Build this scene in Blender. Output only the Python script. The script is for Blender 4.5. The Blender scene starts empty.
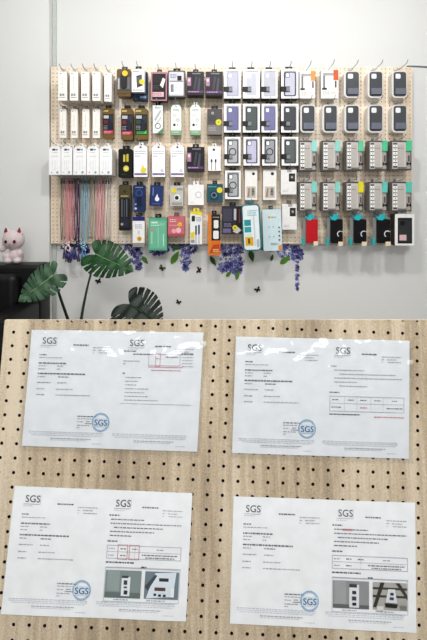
import bpy, bmesh, math, random
import numpy as np
from mathutils import Vector, Matrix
random.seed(7)
R = math.radians
S = bpy.context.scene
C = S.collection

# ------------------------------------------------------------------ camera, world, lights, exposure
F = 352.0            # focal length in pixels of the 427x640 frame
EYE = 1.45           # eye height
HOR = 200.0          # pixel row of the horizon (lens shifted down)
cd = bpy.data.cameras.new('camera'); cam = bpy.data.objects.new('camera', cd); C.objects.link(cam)
cam.location = (0, 0, EYE); cam.rotation_euler = (R(90), 0, 0)
cd.sensor_fit = 'VERTICAL'; cd.sensor_height = 36.0; cd.lens = F / 640 * 36.0
cd.shift_y = -(320 - HOR) / 640; cd.clip_start = 0.05
S.camera = cam
W = bpy.data.worlds.new('world'); S.world = W; W.use_nodes = True
W.node_tree.nodes['Background'].inputs[0].default_value = (0.93, 0.96, 1.0, 1)
W.node_tree.nodes['Background'].inputs[1].default_value = 0.14

def area(name, loc, rot, sx, sy, power, col=(1, 0.995, 0.985), spread=180):
    l = bpy.data.lights.new(name, 'AREA'); l.shape = 'RECTANGLE'; l.size = sx; l.size_y = sy
    l.energy = power; l.color = col; l.spread = R(spread)
    o = bpy.data.objects.new(name, l); C.objects.link(o); o.location = loc; o.rotation_euler = rot
    return o
for x, pw in ((-1.0, 10), (0.05, 16), (1.1, 12.5)):
    area('ceiling_lamp_wall', (x, 1.0, 2.92), (R(34), 0, 0), 0.14, 0.12, pw)
area('panel_fill_light', (-0.45, -0.5, 2.75), (R(32), 0, 0), 0.7, 0.4, 7.8, (1, .99, .97), 100)  # this pair is added fill, aimed to brighten the front panel
area('panel_fill_light', (0.45, -0.5, 2.75), (R(32), 0, 0), 0.7, 0.4, 7.8, (1, .99, .97), 100)
area('sleeve_glare_light', (0.1, -2.7, 1.7), (R(90), 0, 0), 2.2, 1.1, 24, (0.93, 0.97, 1.0))  # added unseen light behind the camera, for sleeve glare and frontal fill
S.view_settings.view_transform = 'Standard'; S.view_settings.look = 'None'
S.view_settings.exposure = 0.0; S.view_settings.gamma = 1.0; S.view_settings.use_curve_mapping = False

# ------------------------------------------------------------------ materials
def lin(h):
    h = h.lstrip('#'); out = []
    for i in (0, 2, 4):
        c = int(h[i:i + 2], 16) / 255
        out.append(c / 12.92 if c <= .04045 else ((c + .055) / 1.055) ** 2.4)
    return (*out, 1.0)
_m = {}
def mat(h, rough=.5, metal=0.0, noise=.04):
    key = (h, rough, metal)
    if key in _m: return _m[key]
    m = bpy.data.materials.new('paint_' + h.lstrip('#')); m.use_nodes = True
    nt = m.node_tree; b = nt.nodes['Principled BSDF']
    b.inputs['Roughness'].default_value = rough; b.inputs['Metallic'].default_value = metal
    c = [v ** 1.17 for v in lin(h)[:3]]
    b.inputs['Specular IOR Level'].default_value = .3
    tc = nt.nodes.new('ShaderNodeTexCoord'); n = nt.nodes.new('ShaderNodeTexNoise'); n.inputs['Scale'].default_value = 40
    r = nt.nodes.new('ShaderNodeValToRGB')
    r.color_ramp.elements[0].position = .3; r.color_ramp.elements[1].position = .7
    r.color_ramp.elements[0].color = (*[max(0, v * (1 - noise)) for v in c[:3]], 1)
    r.color_ramp.elements[1].color = (*[min(1, v * (1 + noise)) for v in c[:3]], 1)
    nt.links.new(tc.outputs['Object'], n.inputs['Vector']); nt.links.new(n.outputs['Fac'], r.inputs['Fac'])
    nt.links.new(r.outputs['Color'], b.inputs['Base Color'])
    _m[key] = m
    return m

def wall_material(name, h, bump=.02, scale=180):
    m = bpy.data.materials.new(name); m.use_nodes = True; nt = m.node_tree; b = nt.nodes['Principled BSDF']
    b.inputs['Base Color'].default_value = lin(h); b.inputs['Roughness'].default_value = .7
    tc = nt.nodes.new('ShaderNodeTexCoord'); n = nt.nodes.new('ShaderNodeTexNoise'); n.inputs['Scale'].default_value = scale
    bp = nt.nodes.new('ShaderNodeBump'); bp.inputs['Strength'].default_value = bump
    nt.links.new(tc.outputs['Object'], n.inputs['Vector']); nt.links.new(n.outputs['Fac'], bp.inputs['Height'])
    nt.links.new(bp.outputs['Normal'], b.inputs['Normal'])
    return m

def wood_material(name, cols, sx, sz, weave=0.0, rough=.55):
    """oak laminate: grain stretched along z, broad plank streaks, fine weave"""
    m = bpy.data.materials.new(name); m.use_nodes = True; nt = m.node_tree; b = nt.nodes['Principled BSDF']
    L = nt.links.new; N = nt.nodes.new
    b.inputs['Roughness'].default_value = rough
    tc = N('ShaderNodeTexCoord')
    mp = N('ShaderNodeMapping'); mp.inputs['Scale'].default_value = (sx, 1, sz); L(tc.outputs['Object'], mp.inputs['Vector'])
    n1 = N('ShaderNodeTexNoise'); n1.inputs['Scale'].default_value = 1; n1.inputs['Detail'].default_value = 6; n1.inputs['Roughness'].default_value = .65
    n1.inputs['Distortion'].default_value = .4
    L(mp.outputs['Vector'], n1.inputs['Vector'])
    mp2 = N('ShaderNodeMapping'); mp2.inputs['Scale'].default_value = (sx * .12, 1, sz * .25); L(tc.outputs['Object'], mp2.inputs['Vector'])
    n2 = N('ShaderNodeTexNoise'); n2.inputs['Scale'].default_value = 1; n2.inputs['Detail'].default_value = 2
    L(mp2.outputs['Vector'], n2.inputs['Vector'])
    mx = N('ShaderNodeMath'); mx.operation = 'MULTIPLY_ADD'; mx.inputs[1].default_value = .55
    m3 = N('ShaderNodeMath'); m3.operation = 'MULTIPLY'; m3.inputs[1].default_value = .45
    L(n2.outputs['Fac'], m3.inputs[0]); L(n1.outputs['Fac'], mx.inputs[0]); L(m3.outputs[0], mx.inputs[2])
    n4 = N('ShaderNodeTexNoise'); n4.inputs['Scale'].default_value = 420; n4.inputs['Detail'].default_value = 1
    L(tc.outputs['Object'], n4.inputs['Vector'])
    ad = N('ShaderNodeMath'); ad.operation = 'MULTIPLY_ADD'; ad.inputs[1].default_value = weave; L(n4.outputs['Fac'], ad.inputs[0]); L(mx.outputs[0], ad.inputs[2])
    sb = N('ShaderNodeMath'); sb.operation = 'SUBTRACT'; sb.inputs[1].default_value = weave * .5; L(ad.outputs[0], sb.inputs[0])
    r = N('ShaderNodeValToRGB'); r.color_ramp.elements[0].position = .38; r.color_ramp.elements[1].position = .62
    r.color_ramp.elements[0].color = lin(cols[0]); r.color_ramp.elements[1].color = lin(cols[2])
    e = r.color_ramp.elements.new(.5); e.color = lin(cols[1])
    L(sb.outputs[0], r.inputs['Fac']); L(r.outputs['Color'], b.inputs['Base Color'])
    return m

def clear_material(name, tint='#ffffff', gloss=.9, ior=1.45, rough=.08):
    m = bpy.data.materials.new(name); m.use_nodes = True; nt = m.node_tree
    for n in list(nt.nodes): nt.nodes.remove(n)
    N = nt.nodes.new; L = nt.links.new
    o = N('ShaderNodeOutputMaterial'); t = N('ShaderNodeBsdfTransparent'); t.inputs[0].default_value = lin(tint)
    g = N('ShaderNodeBsdfGlossy'); g.inputs['Roughness'].default_value = rough; g.inputs[0].default_value = (gloss, gloss, gloss, 1)
    lw = N('ShaderNodeLayerWeight'); lw.inputs['Blend'].default_value = .5
    pw = N('ShaderNodeMath'); pw.operation = 'POWER'; pw.inputs[1].default_value = 5; L(lw.outputs['Facing'], pw.inputs[0])
    f0 = 2 * ((ior - 1) / (ior + 1)) ** 2      # a film has two surfaces
    f = N('ShaderNodeMath'); f.operation = 'MULTIPLY_ADD'; f.inputs[1].default_value = 1 - f0; f.inputs[2].default_value = f0; L(pw.outputs[0], f.inputs[0])
    mx = N('ShaderNodeMixShader'); L(f.outputs[0], mx.inputs[0]); L(t.outputs[0], mx.inputs[1]); L(g.outputs[0], mx.inputs[2])
    L(mx.outputs[0], o.inputs['Surface'])
    return m
CLEAR = clear_material('clear_plastic', '#f4f6f8')
SLEEVE = clear_material('sleeve_plastic', '#fbfcfd', 1.0, 1.6, .11)
STEEL = mat('#a4a6a9', .35, .55)

# ------------------------------------------------------------------ mesh helpers
class MB:
    """collects polygons with a material each and links them as ONE mesh object"""
    def __init__(self): self.v, self.f, self.m, self.mats, self.sm = [], [], [], [], []
    def mi(self, m):
        if m not in self.mats: self.mats.append(m)
        return self.mats.index(m)
    def add(self, vs, fs, m, smooth=False):
        b = len(self.v); k = self.mi(m)
        self.v.extend(tuple(p) for p in vs)
        for f in fs:
            self.f.append(tuple(b + i for i in f)); self.m.append(k); self.sm.append(smooth)
    def box(self, x0, y0, z0, x1, y1, z1, m, bev=0.0):
        bm = bmesh.new()
        bmesh.ops.create_cube(bm, size=1)
        for v in bm.verts:
            v.co = ((x0 + x1) / 2 + v.co.x * (x1 - x0), (y0 + y1) / 2 + v.co.y * (y1 - y0), (z0 + z1) / 2 + v.co.z * (z1 - z0))
        if bev > 0:
            bmesh.ops.bevel(bm, geom=bm.edges[:], offset=bev, segments=2, affect='EDGES', profile=.6)
        self.bm(bm, m)
    def bm(self, bm, m, smooth=False):
        bm.verts.ensure_lookup_table()
        bm.verts.index_update()
        self.add([v.co[:] for v in bm.verts], [[v.index for v in f.verts] for f in bm.faces], m, smooth); bm.free()
    def prism(self, pts, y0, y1, m):
        """pts: (x, z) outline; extruded from y1 (back) to y0 (front, smaller y)"""
        n = len(pts)
        vs = [(x, y0, z) for x, z in pts] + [(x, y1, z) for x, z in pts]
        fs = [list(range(n)), list(range(2 * n - 1, n - 1, -1))]
        for i in range(n): fs.append([i, i + n, (i + 1) % n + n, (i + 1) % n])
        self.add(vs, fs, m)
    def tube(self, pts, r, m, seg=6, cap=True):
        pts = [Vector(p) for p in pts]; vs, fs = [], []
        n = len(pts); rr = r if isinstance(r, (list, tuple)) else [r] * n
        up = Vector((.31, .17, .93)).normalized()
        for i, p in enumerate(pts):
            t = (pts[min(i + 1, n - 1)] - pts[max(i - 1, 0)]).normalized()
            a = t.cross(up)
            if a.length < 1e-3: a = t.cross(Vector((1, 0, 0)))
            a.normalize(); b = t.cross(a)
            for k in range(seg):
                q = 2 * math.pi * k / seg
                vs.append(p + (a * math.cos(q) + b * math.sin(q)) * rr[i])
        for i in range(n - 1):
            for k in range(seg):
                fs.append([i * seg + k, i * seg + (k + 1) % seg, (i + 1) * seg + (k + 1) % seg, (i + 1) * seg + k])
        if cap: fs.append(list(range(seg))[::-1]); fs.append([(n - 1) * seg + k for k in range(seg)])
        self.add(vs, fs, m, True)
    def ball(self, c, r, m, sub=2, sc=(1, 1, 1), rot=None):
        bm = bmesh.new(); bmesh.ops.create_icosphere(bm, subdivisions=sub, radius=1)
        M = Matrix.Translation(c) @ (rot.to_4x4() if rot else Matrix.Identity(4)) @ Matrix.Diagonal((r * sc[0], r * sc[1], r * sc[2], 1))
        bm.transform(M); self.bm(bm, m, True)
    def build(self, name, parent=None, loc=None):
        me = bpy.data.meshes.new(name); me.from_pydata(self.v, [], self.f)
        for m in self.mats: me.materials.append(m)
        me.polygons.foreach_set('material_index', self.m)
        me.polygons.foreach_set('use_smooth', self.sm)
        me.update()
        o = bpy.data.objects.new(name, me); C.objects.link(o)
        if parent: o.parent = parent
        if loc is not None: o.location = loc
        return o

def tag(o, label, cat, group=None, kind=None):
    o['label'] = label; o['category'] = cat
    if group: o['group'] = group
    if kind: o['kind'] = kind
    return o
def thing(name, label, cat, loc, group=None, rot=(0, 0, 0)):
    o = bpy.data.objects.new(name, None); C.objects.link(o); o.location = loc; o.rotation_euler = rot
    o.empty_display_size = .05
    return tag(o, label, cat, group)
def struct(name, mb):
    o = mb.build(name); o['kind'] = 'structure'; return o
def at(px, py, Y): return Vector(((px - 213.5) / F * Y, Y, EYE - (py - HOR) / F * Y))

_txt = {}
def text_geo(s):
    """flat letter polygons (x, z) for a unit-size word"""
    if s in _txt: return _txt[s]
    cu = bpy.data.curves.new('word', 'FONT'); cu.body = s; cu.size = 1; cu.resolution_u = 3
    o = bpy.data.objects.new('word', cu); C.objects.link(o)
    dg = bpy.context.evaluated_depsgraph_get(); dg.update()
    ev = o.evaluated_get(dg); me = ev.to_mesh()
    vs = [(v.co.x, v.co.y) for v in me.vertices]; fs = [list(p.vertices) for p in me.polygons]
    ev.to_mesh_clear(); bpy.data.objects.remove(o); bpy.data.curves.remove(cu)
    _txt[s] = (vs, fs)
    return vs, fs

# ------------------------------------------------------------------ room shell
YB = 2.20            # front face of the wall pegboard
YW = 2.235           # back wall
WALL = wall_material('white_wall_paint', '#e2e2e0')
mb = MB(); mb.box(-2.4, YW, 0, 2.6, YW + .1, 2.95, WALL); struct('wall_back', mb)
px49 = at(49, 100, 2.185).x
mb = MB(); mb.box(-2.4, 2.185, 0, px49, YW + .0, 2.95, WALL, .002); struct('wall_pillar', mb)
mb = MB(); mb.box(-2.5, -3.2, 0, -2.4, YW + .1, 2.95, WALL); struct('wall_left', mb)
mb = MB(); mb.box(2.6, -3.2, 0, 2.7, YW + .1, 2.95, WALL); struct('wall_right', mb)
mb = MB(); mb.box(-2.5, -3.2, -.1, 2.7, YW + .1, 0, mat('#a9a49c', .35)); struct('floor', mb)
mb = MB(); mb.box(-2.5, -3.2, 2.95, 2.7, YW + .1, 3.05, wall_material('ceiling_paint', '#e8e8e6')); struct('ceiling', mb)
mb = MB(); mb.box(px49 + .002, YW - .008, 0, at(57, 100, YW).x, YW, 2.95, mat('#c3c7c3', .5)); struct('trim_1', mb)

# ------------------------------------------------------------------ pegboard mesh with real holes
def cells(mb, I, J, pos, hole, nseg, thick, m, m_in):
    """I, J: index ranges; pos(i, j) -> (x, z) of the hole centre; the mesh is welded cells with round holes"""
    V, Fc, Fm = [], [], []
    key = {}
    def vert(p, y):
        k = (round(p[0], 5), round(p[1], 5), y)
        if k not in key: key[k] = len(V); V.append((p[0], y, p[1]))
        return key[k]
    for i in I:
        for j in J:
            out, inn, inb = [], [], []
            c = pos(i, j)
            for k in range(nseg):
                a = 2 * math.pi * k / nseg; ca, sa = math.cos(a), math.sin(a)
                s = .5 / max(abs(ca), abs(sa))
                out.append(vert(pos(i + ca * s, j + sa * s), 0.0))
                h = (c[0] + ca * hole, c[1] - sa * hole)
                inn.append(len(V)); V.append((h[0], 0.0, h[1]))
                inb.append(len(V)); V.append((h[0], thick, h[1]))
            for k in range(nseg):
                k2 = (k + 1) % nseg
                Fc.append((out[k], inn[k], inn[k2], out[k2])); Fm.append(0)
                Fc.append((inn[k], inb[k], inb[k2], inn[k2])); Fm.append(1)
    b = len(mb.v); mb.v.extend(V)
    ids = (mb.mi(m), mb.mi(m_in))
    for f, q in zip(Fc, Fm):
        mb.f.append(tuple(b + t for t in f)); mb.m.append(ids[q]); mb.sm.append(False)

OAK = wood_material('pale_oak_pegboard', ('#dcc4a6', '#eedbc3', '#f8ecdc'), 30, 2.2, .0)
HOLE = mat('#4a3a2c', .8)
TL, BR = at(51, 67, YB), at(412, 243.5, YB)
P = .0254
nx, nz = int((BR.x - TL.x) / P), int((TL.z - BR.z) / P)
mxx, mzz = (BR.x - TL.x) / nx, (TL.z - BR.z) / nz
broot = thing('wall_pegboard', 'wide pale oak pegboard fixed on the white wall, covered with phone accessories', 'pegboard', ((TL.x + BR.x) / 2, YB, BR.z))
bx, bz = broot.location.x, broot.location.z
mb = MB()
cells(mb, range(nx), range(nz), lambda i, j: (TL.x + (i + .5) * mxx - bx, TL.z - (j + .5) * mzz - bz), .0034, 8, .006, OAK, HOLE)
w2 = (BR.x - TL.x) / 2; hh = TL.z - BR.z
for a in ((-w2, 0, -w2 + .0008, hh), (w2 - .0008, 0, w2, hh), (-w2, 0, w2, .0008), (-w2, hh - .0008, w2, hh)):
    mb.box(a[0], .0003, a[1], a[2], .006, a[3], OAK)
mb.build('board', broot)
for z in (.03, hh * .5, hh - .05):
    mb = MB(); mb.box(-w2 + .02, .0065, z - .02, w2 - .02, YW - YB, z + .02, mat('#b79d7c', .7)); mb.build('batten', broot)

# thin grey cable on the wall right of the board
mb = MB()
a, b = at(407, 66.2, YW - .004), at(470, 67.2, YW - .004)
mb.tube([a + (b - a) * (i / 12) + Vector((0, 0, .0015 * math.sin(i * 1.3))) for i in range(13)], .004, mat('#8c8f90', .5), 8)
tag(mb.build('wall_cable'), 'thin grey cable running along the wall right of the board', 'cable')

# ------------------------------------------------------------------ hanging products
WHITE = '#f4f1ec'
BLACK = '#161616'
pack_log = []
def rrect(x0, z0, x1, z1, r, n=4):
    pts = []
    for cx, cz, a0 in ((x1 - r, z1 - r, 0), (x0 + r, z1 - r, 90), (x0 + r, z0 + r, 180), (x1 - r, z0 + r, 270)):
        for k in range(n + 1):
            a = R(a0 + 90 * k / n); pts.append((cx + r * math.cos(a), cz + r * math.sin(a)))
    return pts
def ring_pts(cx, cz, r, n=20, a0=0, a1=360):
    return [(cx + r * math.cos(R(a0 + (a1 - a0) * k / n)), cz + r * math.sin(R(a0 + (a1 - a0) * k / n))) for k in range(n)]

def shapes(mb, L, w, h, base=0.0):
    """draw front shapes; u right, v down in 0..1 of the front face; each layer sits a little nearer"""
    X = lambda u: (u - .5) * w
    Z = lambda v: (1 - v) * h
    y = -base
    for k, s in enumerate(L):
        t = s[0]; off = .0006 + .00022 * k
        if t == 'r':      # u0 v0 u1 v1 colour [height]
            _, u0, v0, u1, v1, c, *e = s; hgt = e[0] if e else off
            mb.prism([(X(u0), Z(v1)), (X(u1), Z(v1)), (X(u1), Z(v0)), (X(u0), Z(v0))], y - hgt, y, mat(c, .45))
        elif t == 'rr':   # rounded rect, radius relative to w
            _, u0, v0, u1, v1, rad, c, *e = s; hgt = e[0] if e else off
            mb.prism(rrect(X(u0), Z(v1), X(u1), Z(v0), rad * w), y - hgt, y, mat(c, .35))
        elif t == 'o':
            _, u, v, r, c, *e = s; hgt = e[0] if e else off
            mb.prism(ring_pts(X(u), Z(v), r * w), y - hgt, y, mat(c, .45))
        elif t == 'ring':
            _, u, v, r, ri, c, *e = s; hgt = e[0] if e else off
            a0, a1 = (e[1], e[2]) if len(e) > 2 else (0, 360)
            n = 24; m = mat(c, .45); full = abs(a1 - a0) >= 360
            vs = []; fs = []
            for q in range(n + 1):
                a = R(a0 + (a1 - a0) * q / n)
                for rr in (ri, r):
                    x, z = X(u) + rr * w * math.cos(a), Z(v) + rr * w * math.sin(a)
                    vs += [(x, y - hgt, z), (x, y, z)]
            for q in range(n):
                b = q * 4; c2 = b + 4
                fs += [[b, b + 2, c2 + 2, c2], [b + 2, b + 3, c2 + 3, c2 + 2], [b + 1, b, c2, c2 + 1]]
            mb.add(vs, fs, m)
        elif t == 'p':
            _, pts, c, *e = s; hgt = e[0] if e else off
            mb.prism([(X(u), Z(v)) for u, v in pts], y - hgt, y, mat(c, .45))
        elif t == 'lines':   # u0 v0 u1 v1 n colour : rows of small word dashes
            _, u0, v0, u1, v1, n, c = s[:7]; m = mat(c, .6)
            for q in range(n):
                vv = v0 + (v1 - v0) * (q + .25) / n; dv = (v1 - v0) / n * .5; u = u0
                while u < u1 - .03:
                    du = min(random.uniform(.05, .16), u1 - u)
                    mb.prism([(X(u), Z(vv + dv)), (X(u + du), Z(vv + dv)), (X(u + du), Z(vv)), (X(u), Z(vv))], y - off, y, m)
                    u += du + .03

def hook(X, Z, reach, label):
    """wire peg hook: plate on the board, wire out to the front, tip bent up"""
    r = thing('peg_hook', label, 'hook', (X, YB, Z), 'wire hooks on the wall pegboard')
    mb = MB()
    mb.tube([(0, .012, 0), (0, 0, 0), (0, -reach * .5, .001), (0, -reach, .003), (0, -reach - .012, .006), (0, -reach - .020, .011), (0, -reach - .024, .016)], .0021, STEEL, 6)
    mb.build('wire', r)
    mb = MB(); mb.ball((0, -reach - .024, .017), .0034, STEEL, 1); mb.build('wire_tip', r)
    mb = MB(); mb.box(-.006, -.0015, -.018, .006, -.0002, .012, STEEL, .0005); mb.build('base_plate', r)
    return r

def tab_part(root, w, h, t, c, tw=.4):
    x = max(.011, w * tw / 2); m = CLEAR if c == 'clear' else mat(c, .4)
    mb = MB(); y0, y1 = t * .5 - .0008, t * .5 + .0008
    mb.box(-x, y0, h, -.0055, y1, h + .022, m); mb.box(.0055, y0, h, x, y1, h + .022, m)
    mb.box(-.0055, y0, h + .0135, .0055, y1, h + .022, m); mb.box(-.0055, y0, h, .0055, y1, h + .006, m)
    return mb.build('hang_tab', root)

def copy_tree(o, parent=None):
    c = o.copy(); C.objects.link(c)
    if parent: c.parent = parent
    for ch in list(o.children): copy_tree(ch, c)
    return c

def pack(name, label, cat, group, rect, d, t, body, parts, tab='#111111', tabw=.4, style='box', roll=0.0, copies=0, hk=True, reach=None):
    """a product hung on the board. rect = its front in pixels, d = how far its front stands off the board, t = thickness"""
    x0, y0, x1, y1 = rect; Yf = YB - d
    a, b = at(x0, y0, Yf), at(x1, y1, Yf)
    w, h = b.x - a.x, a.z - b.z
    root = thing(name, label, cat, ((a.x + b.x) / 2, Yf, b.z), group, (0, R(roll), 0))
    bm_ = CLEAR if body == 'clear' else mat(body, .4)
    mb = MB()
    if style == 'box': mb.box(-w / 2, 0, 0, w / 2, t, h, bm_, min(.0012, t * .2))
    elif style == 'round': mb.prism(rrect(-w / 2, 0, w / 2, h, w * .13), 0, t, bm_)
    elif style == 'pill': mb.prism(rrect(-w / 2, 0, w / 2, h, w * .26), 0, t, bm_)
    elif style == 'shoulder':
        mb.prism([(-w / 2, 0), (w / 2, 0), (w / 2, h * .9), (w * .3, h), (-w * .3, h), (-w / 2, h * .9)], 0, t, bm_)
    mb.build('box' if style in ('box', 'shoulder') else 'tray', root)
    for pn, L in parts:
        sub = None
        if isinstance(pn, tuple): pn, base = pn
        else: base = 0.0
        mb = MB(); shapes(mb, L, w, h, base); mb.build(pn, root)
    if tab: tab_part(root, w, h, t, tab, tabw)
    if hk:
        hook((a.x + b.x) / 2 + math.sin(R(roll)) * h, b.z + h + .0105, reach or (d + .02), 'hook holding ' + label)
    for k in range(copies):
        c = copy_tree(root); c.location.y = Yf + (t + .003) * (k + 1)
        c['label'] = 'duplicate behind ' + label
        c.location.z -= .002
        c.rotation_euler[1] = R(roll + random.uniform(-.6, .6))
    return root

# --- narrow white cable boxes, two rows on the left
def wn(): return [('front_print', [('r', .0, .0, 1, 1, '#faf7f1'), ('r', .16, .06, .36, .085, '#6b6b6b'), ('lines', .42, .18, .52, .62, 9, '#c9c5c2'), ('r', .16, .76, .38, .84, '#9a9793'), ('r', .46, .76, .70, .84, '#aaa7a3'), ('lines', .15, .87, .8, .91, 1, '#8a8886')])]
ords = ('first', 'second', 'third', 'fourth', 'fifth')
for k, (x0, x1, y0, y1, d) in enumerate(((58.4, 67, 71.6, 100.6, .11), (69.8, 78, 71.6, 100.6, .11), (81.2, 89.4, 71.6, 100.6, .11), (92.4, 100.4, 71.6, 100.8, .11), (104.3, 111.6, 72.6, 101.6, .075))):
    pack('cable_box', 'narrow white cable box, %s from the left in the top row' % ords[k], 'box', 'narrow white cable boxes', (x0, y0, x1, y1), d, .026, '#dcd4c8', wn(), '#c8c4bf', .5, copies=2 if d > .1 else 1, reach=d + .02)
for k, (x0, x1) in enumerate(((59.7, 66.4), (71, 77.6), (82.3, 89.3), (92.8, 99.9))):
    pack('cable_box', 'narrow white cable box, %s from the left in the second row' % ords[k], 'box', 'narrow white cable boxes', (x0, 109, x1, 138), .055, .026, '#dcd4c8', wn(), '#8d8984', .5, copies=0, reach=.08)
# --- white cable cards, third row left, packed side by side
for k, (x0, x1) in enumerate(((49, 60.8), (61.2, 72.2), (73.2, 86.2), (86.7, 99), (99.5, 112))):
    pr = [('front_print', [('p', [(0, 1), (1, 1), (1, .1), (.8, 0), (.2, 0), (0, .1)], '#fbfbfb'), ('r', .28, .08, .52, .15, ('#5b3f4f', '#53495c', '#6a3f4b', '#4a4350', '#5a4757')[k]), ('r', .55, .09, .75, .14, '#8fa9b5'), ('lines', .3, .2, .7, .23, 1, '#b9b9b9'), ('lines', .25, .33, .75, .36, 1, '#c4b7bf'), ('r', .28, .5, .31, .85, '#e2e0e2'), ('r', .5, .48, .53, .86, '#dcdadd'), ('r', .7, .5, .72, .85, '#e2e0e2'), ('o', .72, .91, .09, '#8fb6bd'), ('o', .25, .91, .05, '#d9b9b0')])]
    pack('cable_card', 'wide white cable carton, %s of the five in the third row' % ords[k], 'box', 'white cable cartons in the third row', (x0, 146.4, x1, 174.8), .115, .05, '#d9d3ca', pr, '#f1efec', .35, 'shoulder', copies=1, reach=.135)

# --- gold and black cable packs
def gold(c): return [('front_print', [('r', .02, .19, .98, .84, '#14131a'), ('r', .1, .23, .55, .33, '#c8c6cc'), ('r', .62, .23, .92, .46, '#3a4053'), ('r', .12, .38, .45, .5, '#7d2a3c' if c == 'p' else '#2f5b40'), ('r', .5, .36, .8, .7, '#20283f'), ('lines', .1, .55, .45, .7, 3, '#9c9aa2'), ('r', .05, .72, .95, .84, '#b02d4e' if c == 'p' else '#1b3a22'), ('lines', .15, .74, .9, .83, 2, '#e9b7c4' if c == 'p' else '#5fd46a'), ('r', .08, .06, .5, .11, '#d9c27b'), ('p', [(.72, .82), (.9, .7), (.96, .82)], '#d84a63' if c == 'p' else '#63d860')])]
pack('cable_pack', 'gold and black cable pack beside the narrow white boxes, pink lower band', 'cable pack', 'gold and black cable packs', (102.7, 108.4, 113.6, 138.8), .05, .022, '#7c6230', gold('p'), tabw=.55, style='round', reach=.075)
pack('cable_pack', 'gold and black cable pack with pink band left of the green-banded one', 'cable pack', 'gold and black cable packs', (121, 108.4, 132.7, 140), .05, .022, '#7c6230', gold('p'), tabw=.5, style='round', copies=1)
pack('cable_pack', 'gold and black cable pack with bright green lower band', 'cable pack', 'gold and black cable packs', (134.8, 108.4, 147.4, 139.4), .055, .022, '#7a6a33', gold('g'), tabw=.5, style='round', copies=1)
# --- top row, middle
pack('mouse_pack', 'gold pack with black gadget and round yellow sticker in the top row', 'accessory pack', None, (116.7, 69, 130.9, 96.4), .08, .05, '#6f5628',
     [('front_print', [('r', .03, .3, .97, .82, '#74757a'), ('rr', .27, .16, .72, .72, .18, '#15161b', .006), ('r', .1, .35, .2, .75, '#c9c9cb'), ('lines', .1, .86, .8, .92, 1, '#5d4a22'), ('r', .05, .74, .95, .8, '#54472a')]), (('price_sticker', .0062), [('o', .6, .17, .2, '#f0d23a')])], tabw=.4, style='round')
pack('accessory_box', 'blue carton showing beneath the white box with yellow sticker', 'box', None, (132.8, 72, 147.4, 100.2), .045, .03, '#24364f', [('front_print', [('r', 0, .0, 1, 1, '#2c415e'), ('r', .5, .85, .92, .93, '#9fb6d6'), ('lines', .08, .8, .5, .85, 1, '#6f86a8')])], tab=None, hk=False)
pack('charger_box', 'white box with dark charger picture and yellow sticker, top row', 'box', None, (131.7, 69, 144.4, 92), .095, .035, '#cfd0d2',
     [('front_print', [('r', 0, 0, 1, 1, '#f4f4f4'), ('p', [(.36, .3), (.78, .24), (.86, .72), (.42, .82)], '#4c4c50'), ('p', [(.44, .38), (.7, .34), (.74, .62), (.48, .68)], '#6a6a6e'), ('lines', .1, .07, .6, .14, 1, '#8b8d92'), ('lines', .1, .88, .9, .95, 1, '#9a9ca0')]), (('price_sticker', .002), [('o', .8, .56, .2, '#f2da2c')])], tabw=.45)
pack('earphone_box', 'black box with pink frame and slanted white earphone case, top row', 'box', None, (151, 72, 167, 100.8), .07, .04, '#3a2228',
     [('front_print', [('r', 0, 0, 1, 1, '#c7909b'), ('r', .08, .06, .92, .96, '#1d1b1e'), ('r', .14, .1, .6, .4, '#2e2b30'), ('p', [(.56, .46), (.74, .2), (.9, .26), (.74, .56)], '#f2efee'), ('r', .1, .7, .8, .86, '#e9c6cd'), ('lines', .14, .73, .7, .83, 2, '#a85a6d'), ('lines', .15, .45, .5, .62, 3, '#5b565d')])], tabw=.3, tab='#3a3638')
pack('charger_box', 'silver framed box, white lower half and black square above', 'box', None, (167.9, 70.6, 185, 97), .08, .05, '#57565a',
     [('front_print', [('rr', .01, .0, .99, .99, .1, '#6d6b70'), ('rr', .07, .05, .93, .95, .07, '#d9d8dd'), ('r', .55, .2, .8, .38, '#15151a'), ('lines', .14, .12, .5, .3, 3, '#8c90a8'), ('rr', .1, .44, .86, .88, .07, '#f6f6f6'), ('r', .16, .52, .34, .82, '#8d9095'), ('lines', .42, .6, .8, .8, 3, '#c3c4c6'), ('r', .12, .39, .9, .42, '#7d7c86')])], tabw=.42)
def purple(): return [('front_print', [('r', 0, 0, 1, 1, '#1e1a23'), ('r', .02, .24, .24, .6, '#b98aa8'), ('r', .06, .3, .19, .42, '#ebd5e2'), ('r', .3, .06, .8, .11, '#8d8794'), ('p', [(.36, .75), (.5, .2), (.62, .22), (.5, .78)], '#4a4654'), ('p', [(.58, .78), (.7, .25), (.8, .28), (.74, .8)], '#565261'), ('r', .04, .8, .96, .9, '#6b4676'), ('lines', .08, .82, .7, .88, 1, '#d9b7e0'), ('r', .02, .92, .98, .99, '#1a1720')])]
pack('earphone_box', 'black and purple earphone box left of its twin in the top row', 'box', 'black and purple earphone boxes', (187, 71.6, 204, 95.4), .075, .05, '#1d1a20', purple(), tabw=.32)
pack('earphone_box', 'black and purple earphone box at top, beside the clear phone cases', 'box', 'black and purple earphone boxes', (205.6, 71.6, 223, 95.8), .075, .05, '#1d1a20', purple(), tabw=.32)
pack('earphone_box', 'black and purple earphone box in the third row', 'box', 'black and purple earphone boxes', (187, 147, 204.3, 171.4), .08, .05, '#1d1a20', purple(), tabw=.36)
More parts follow.
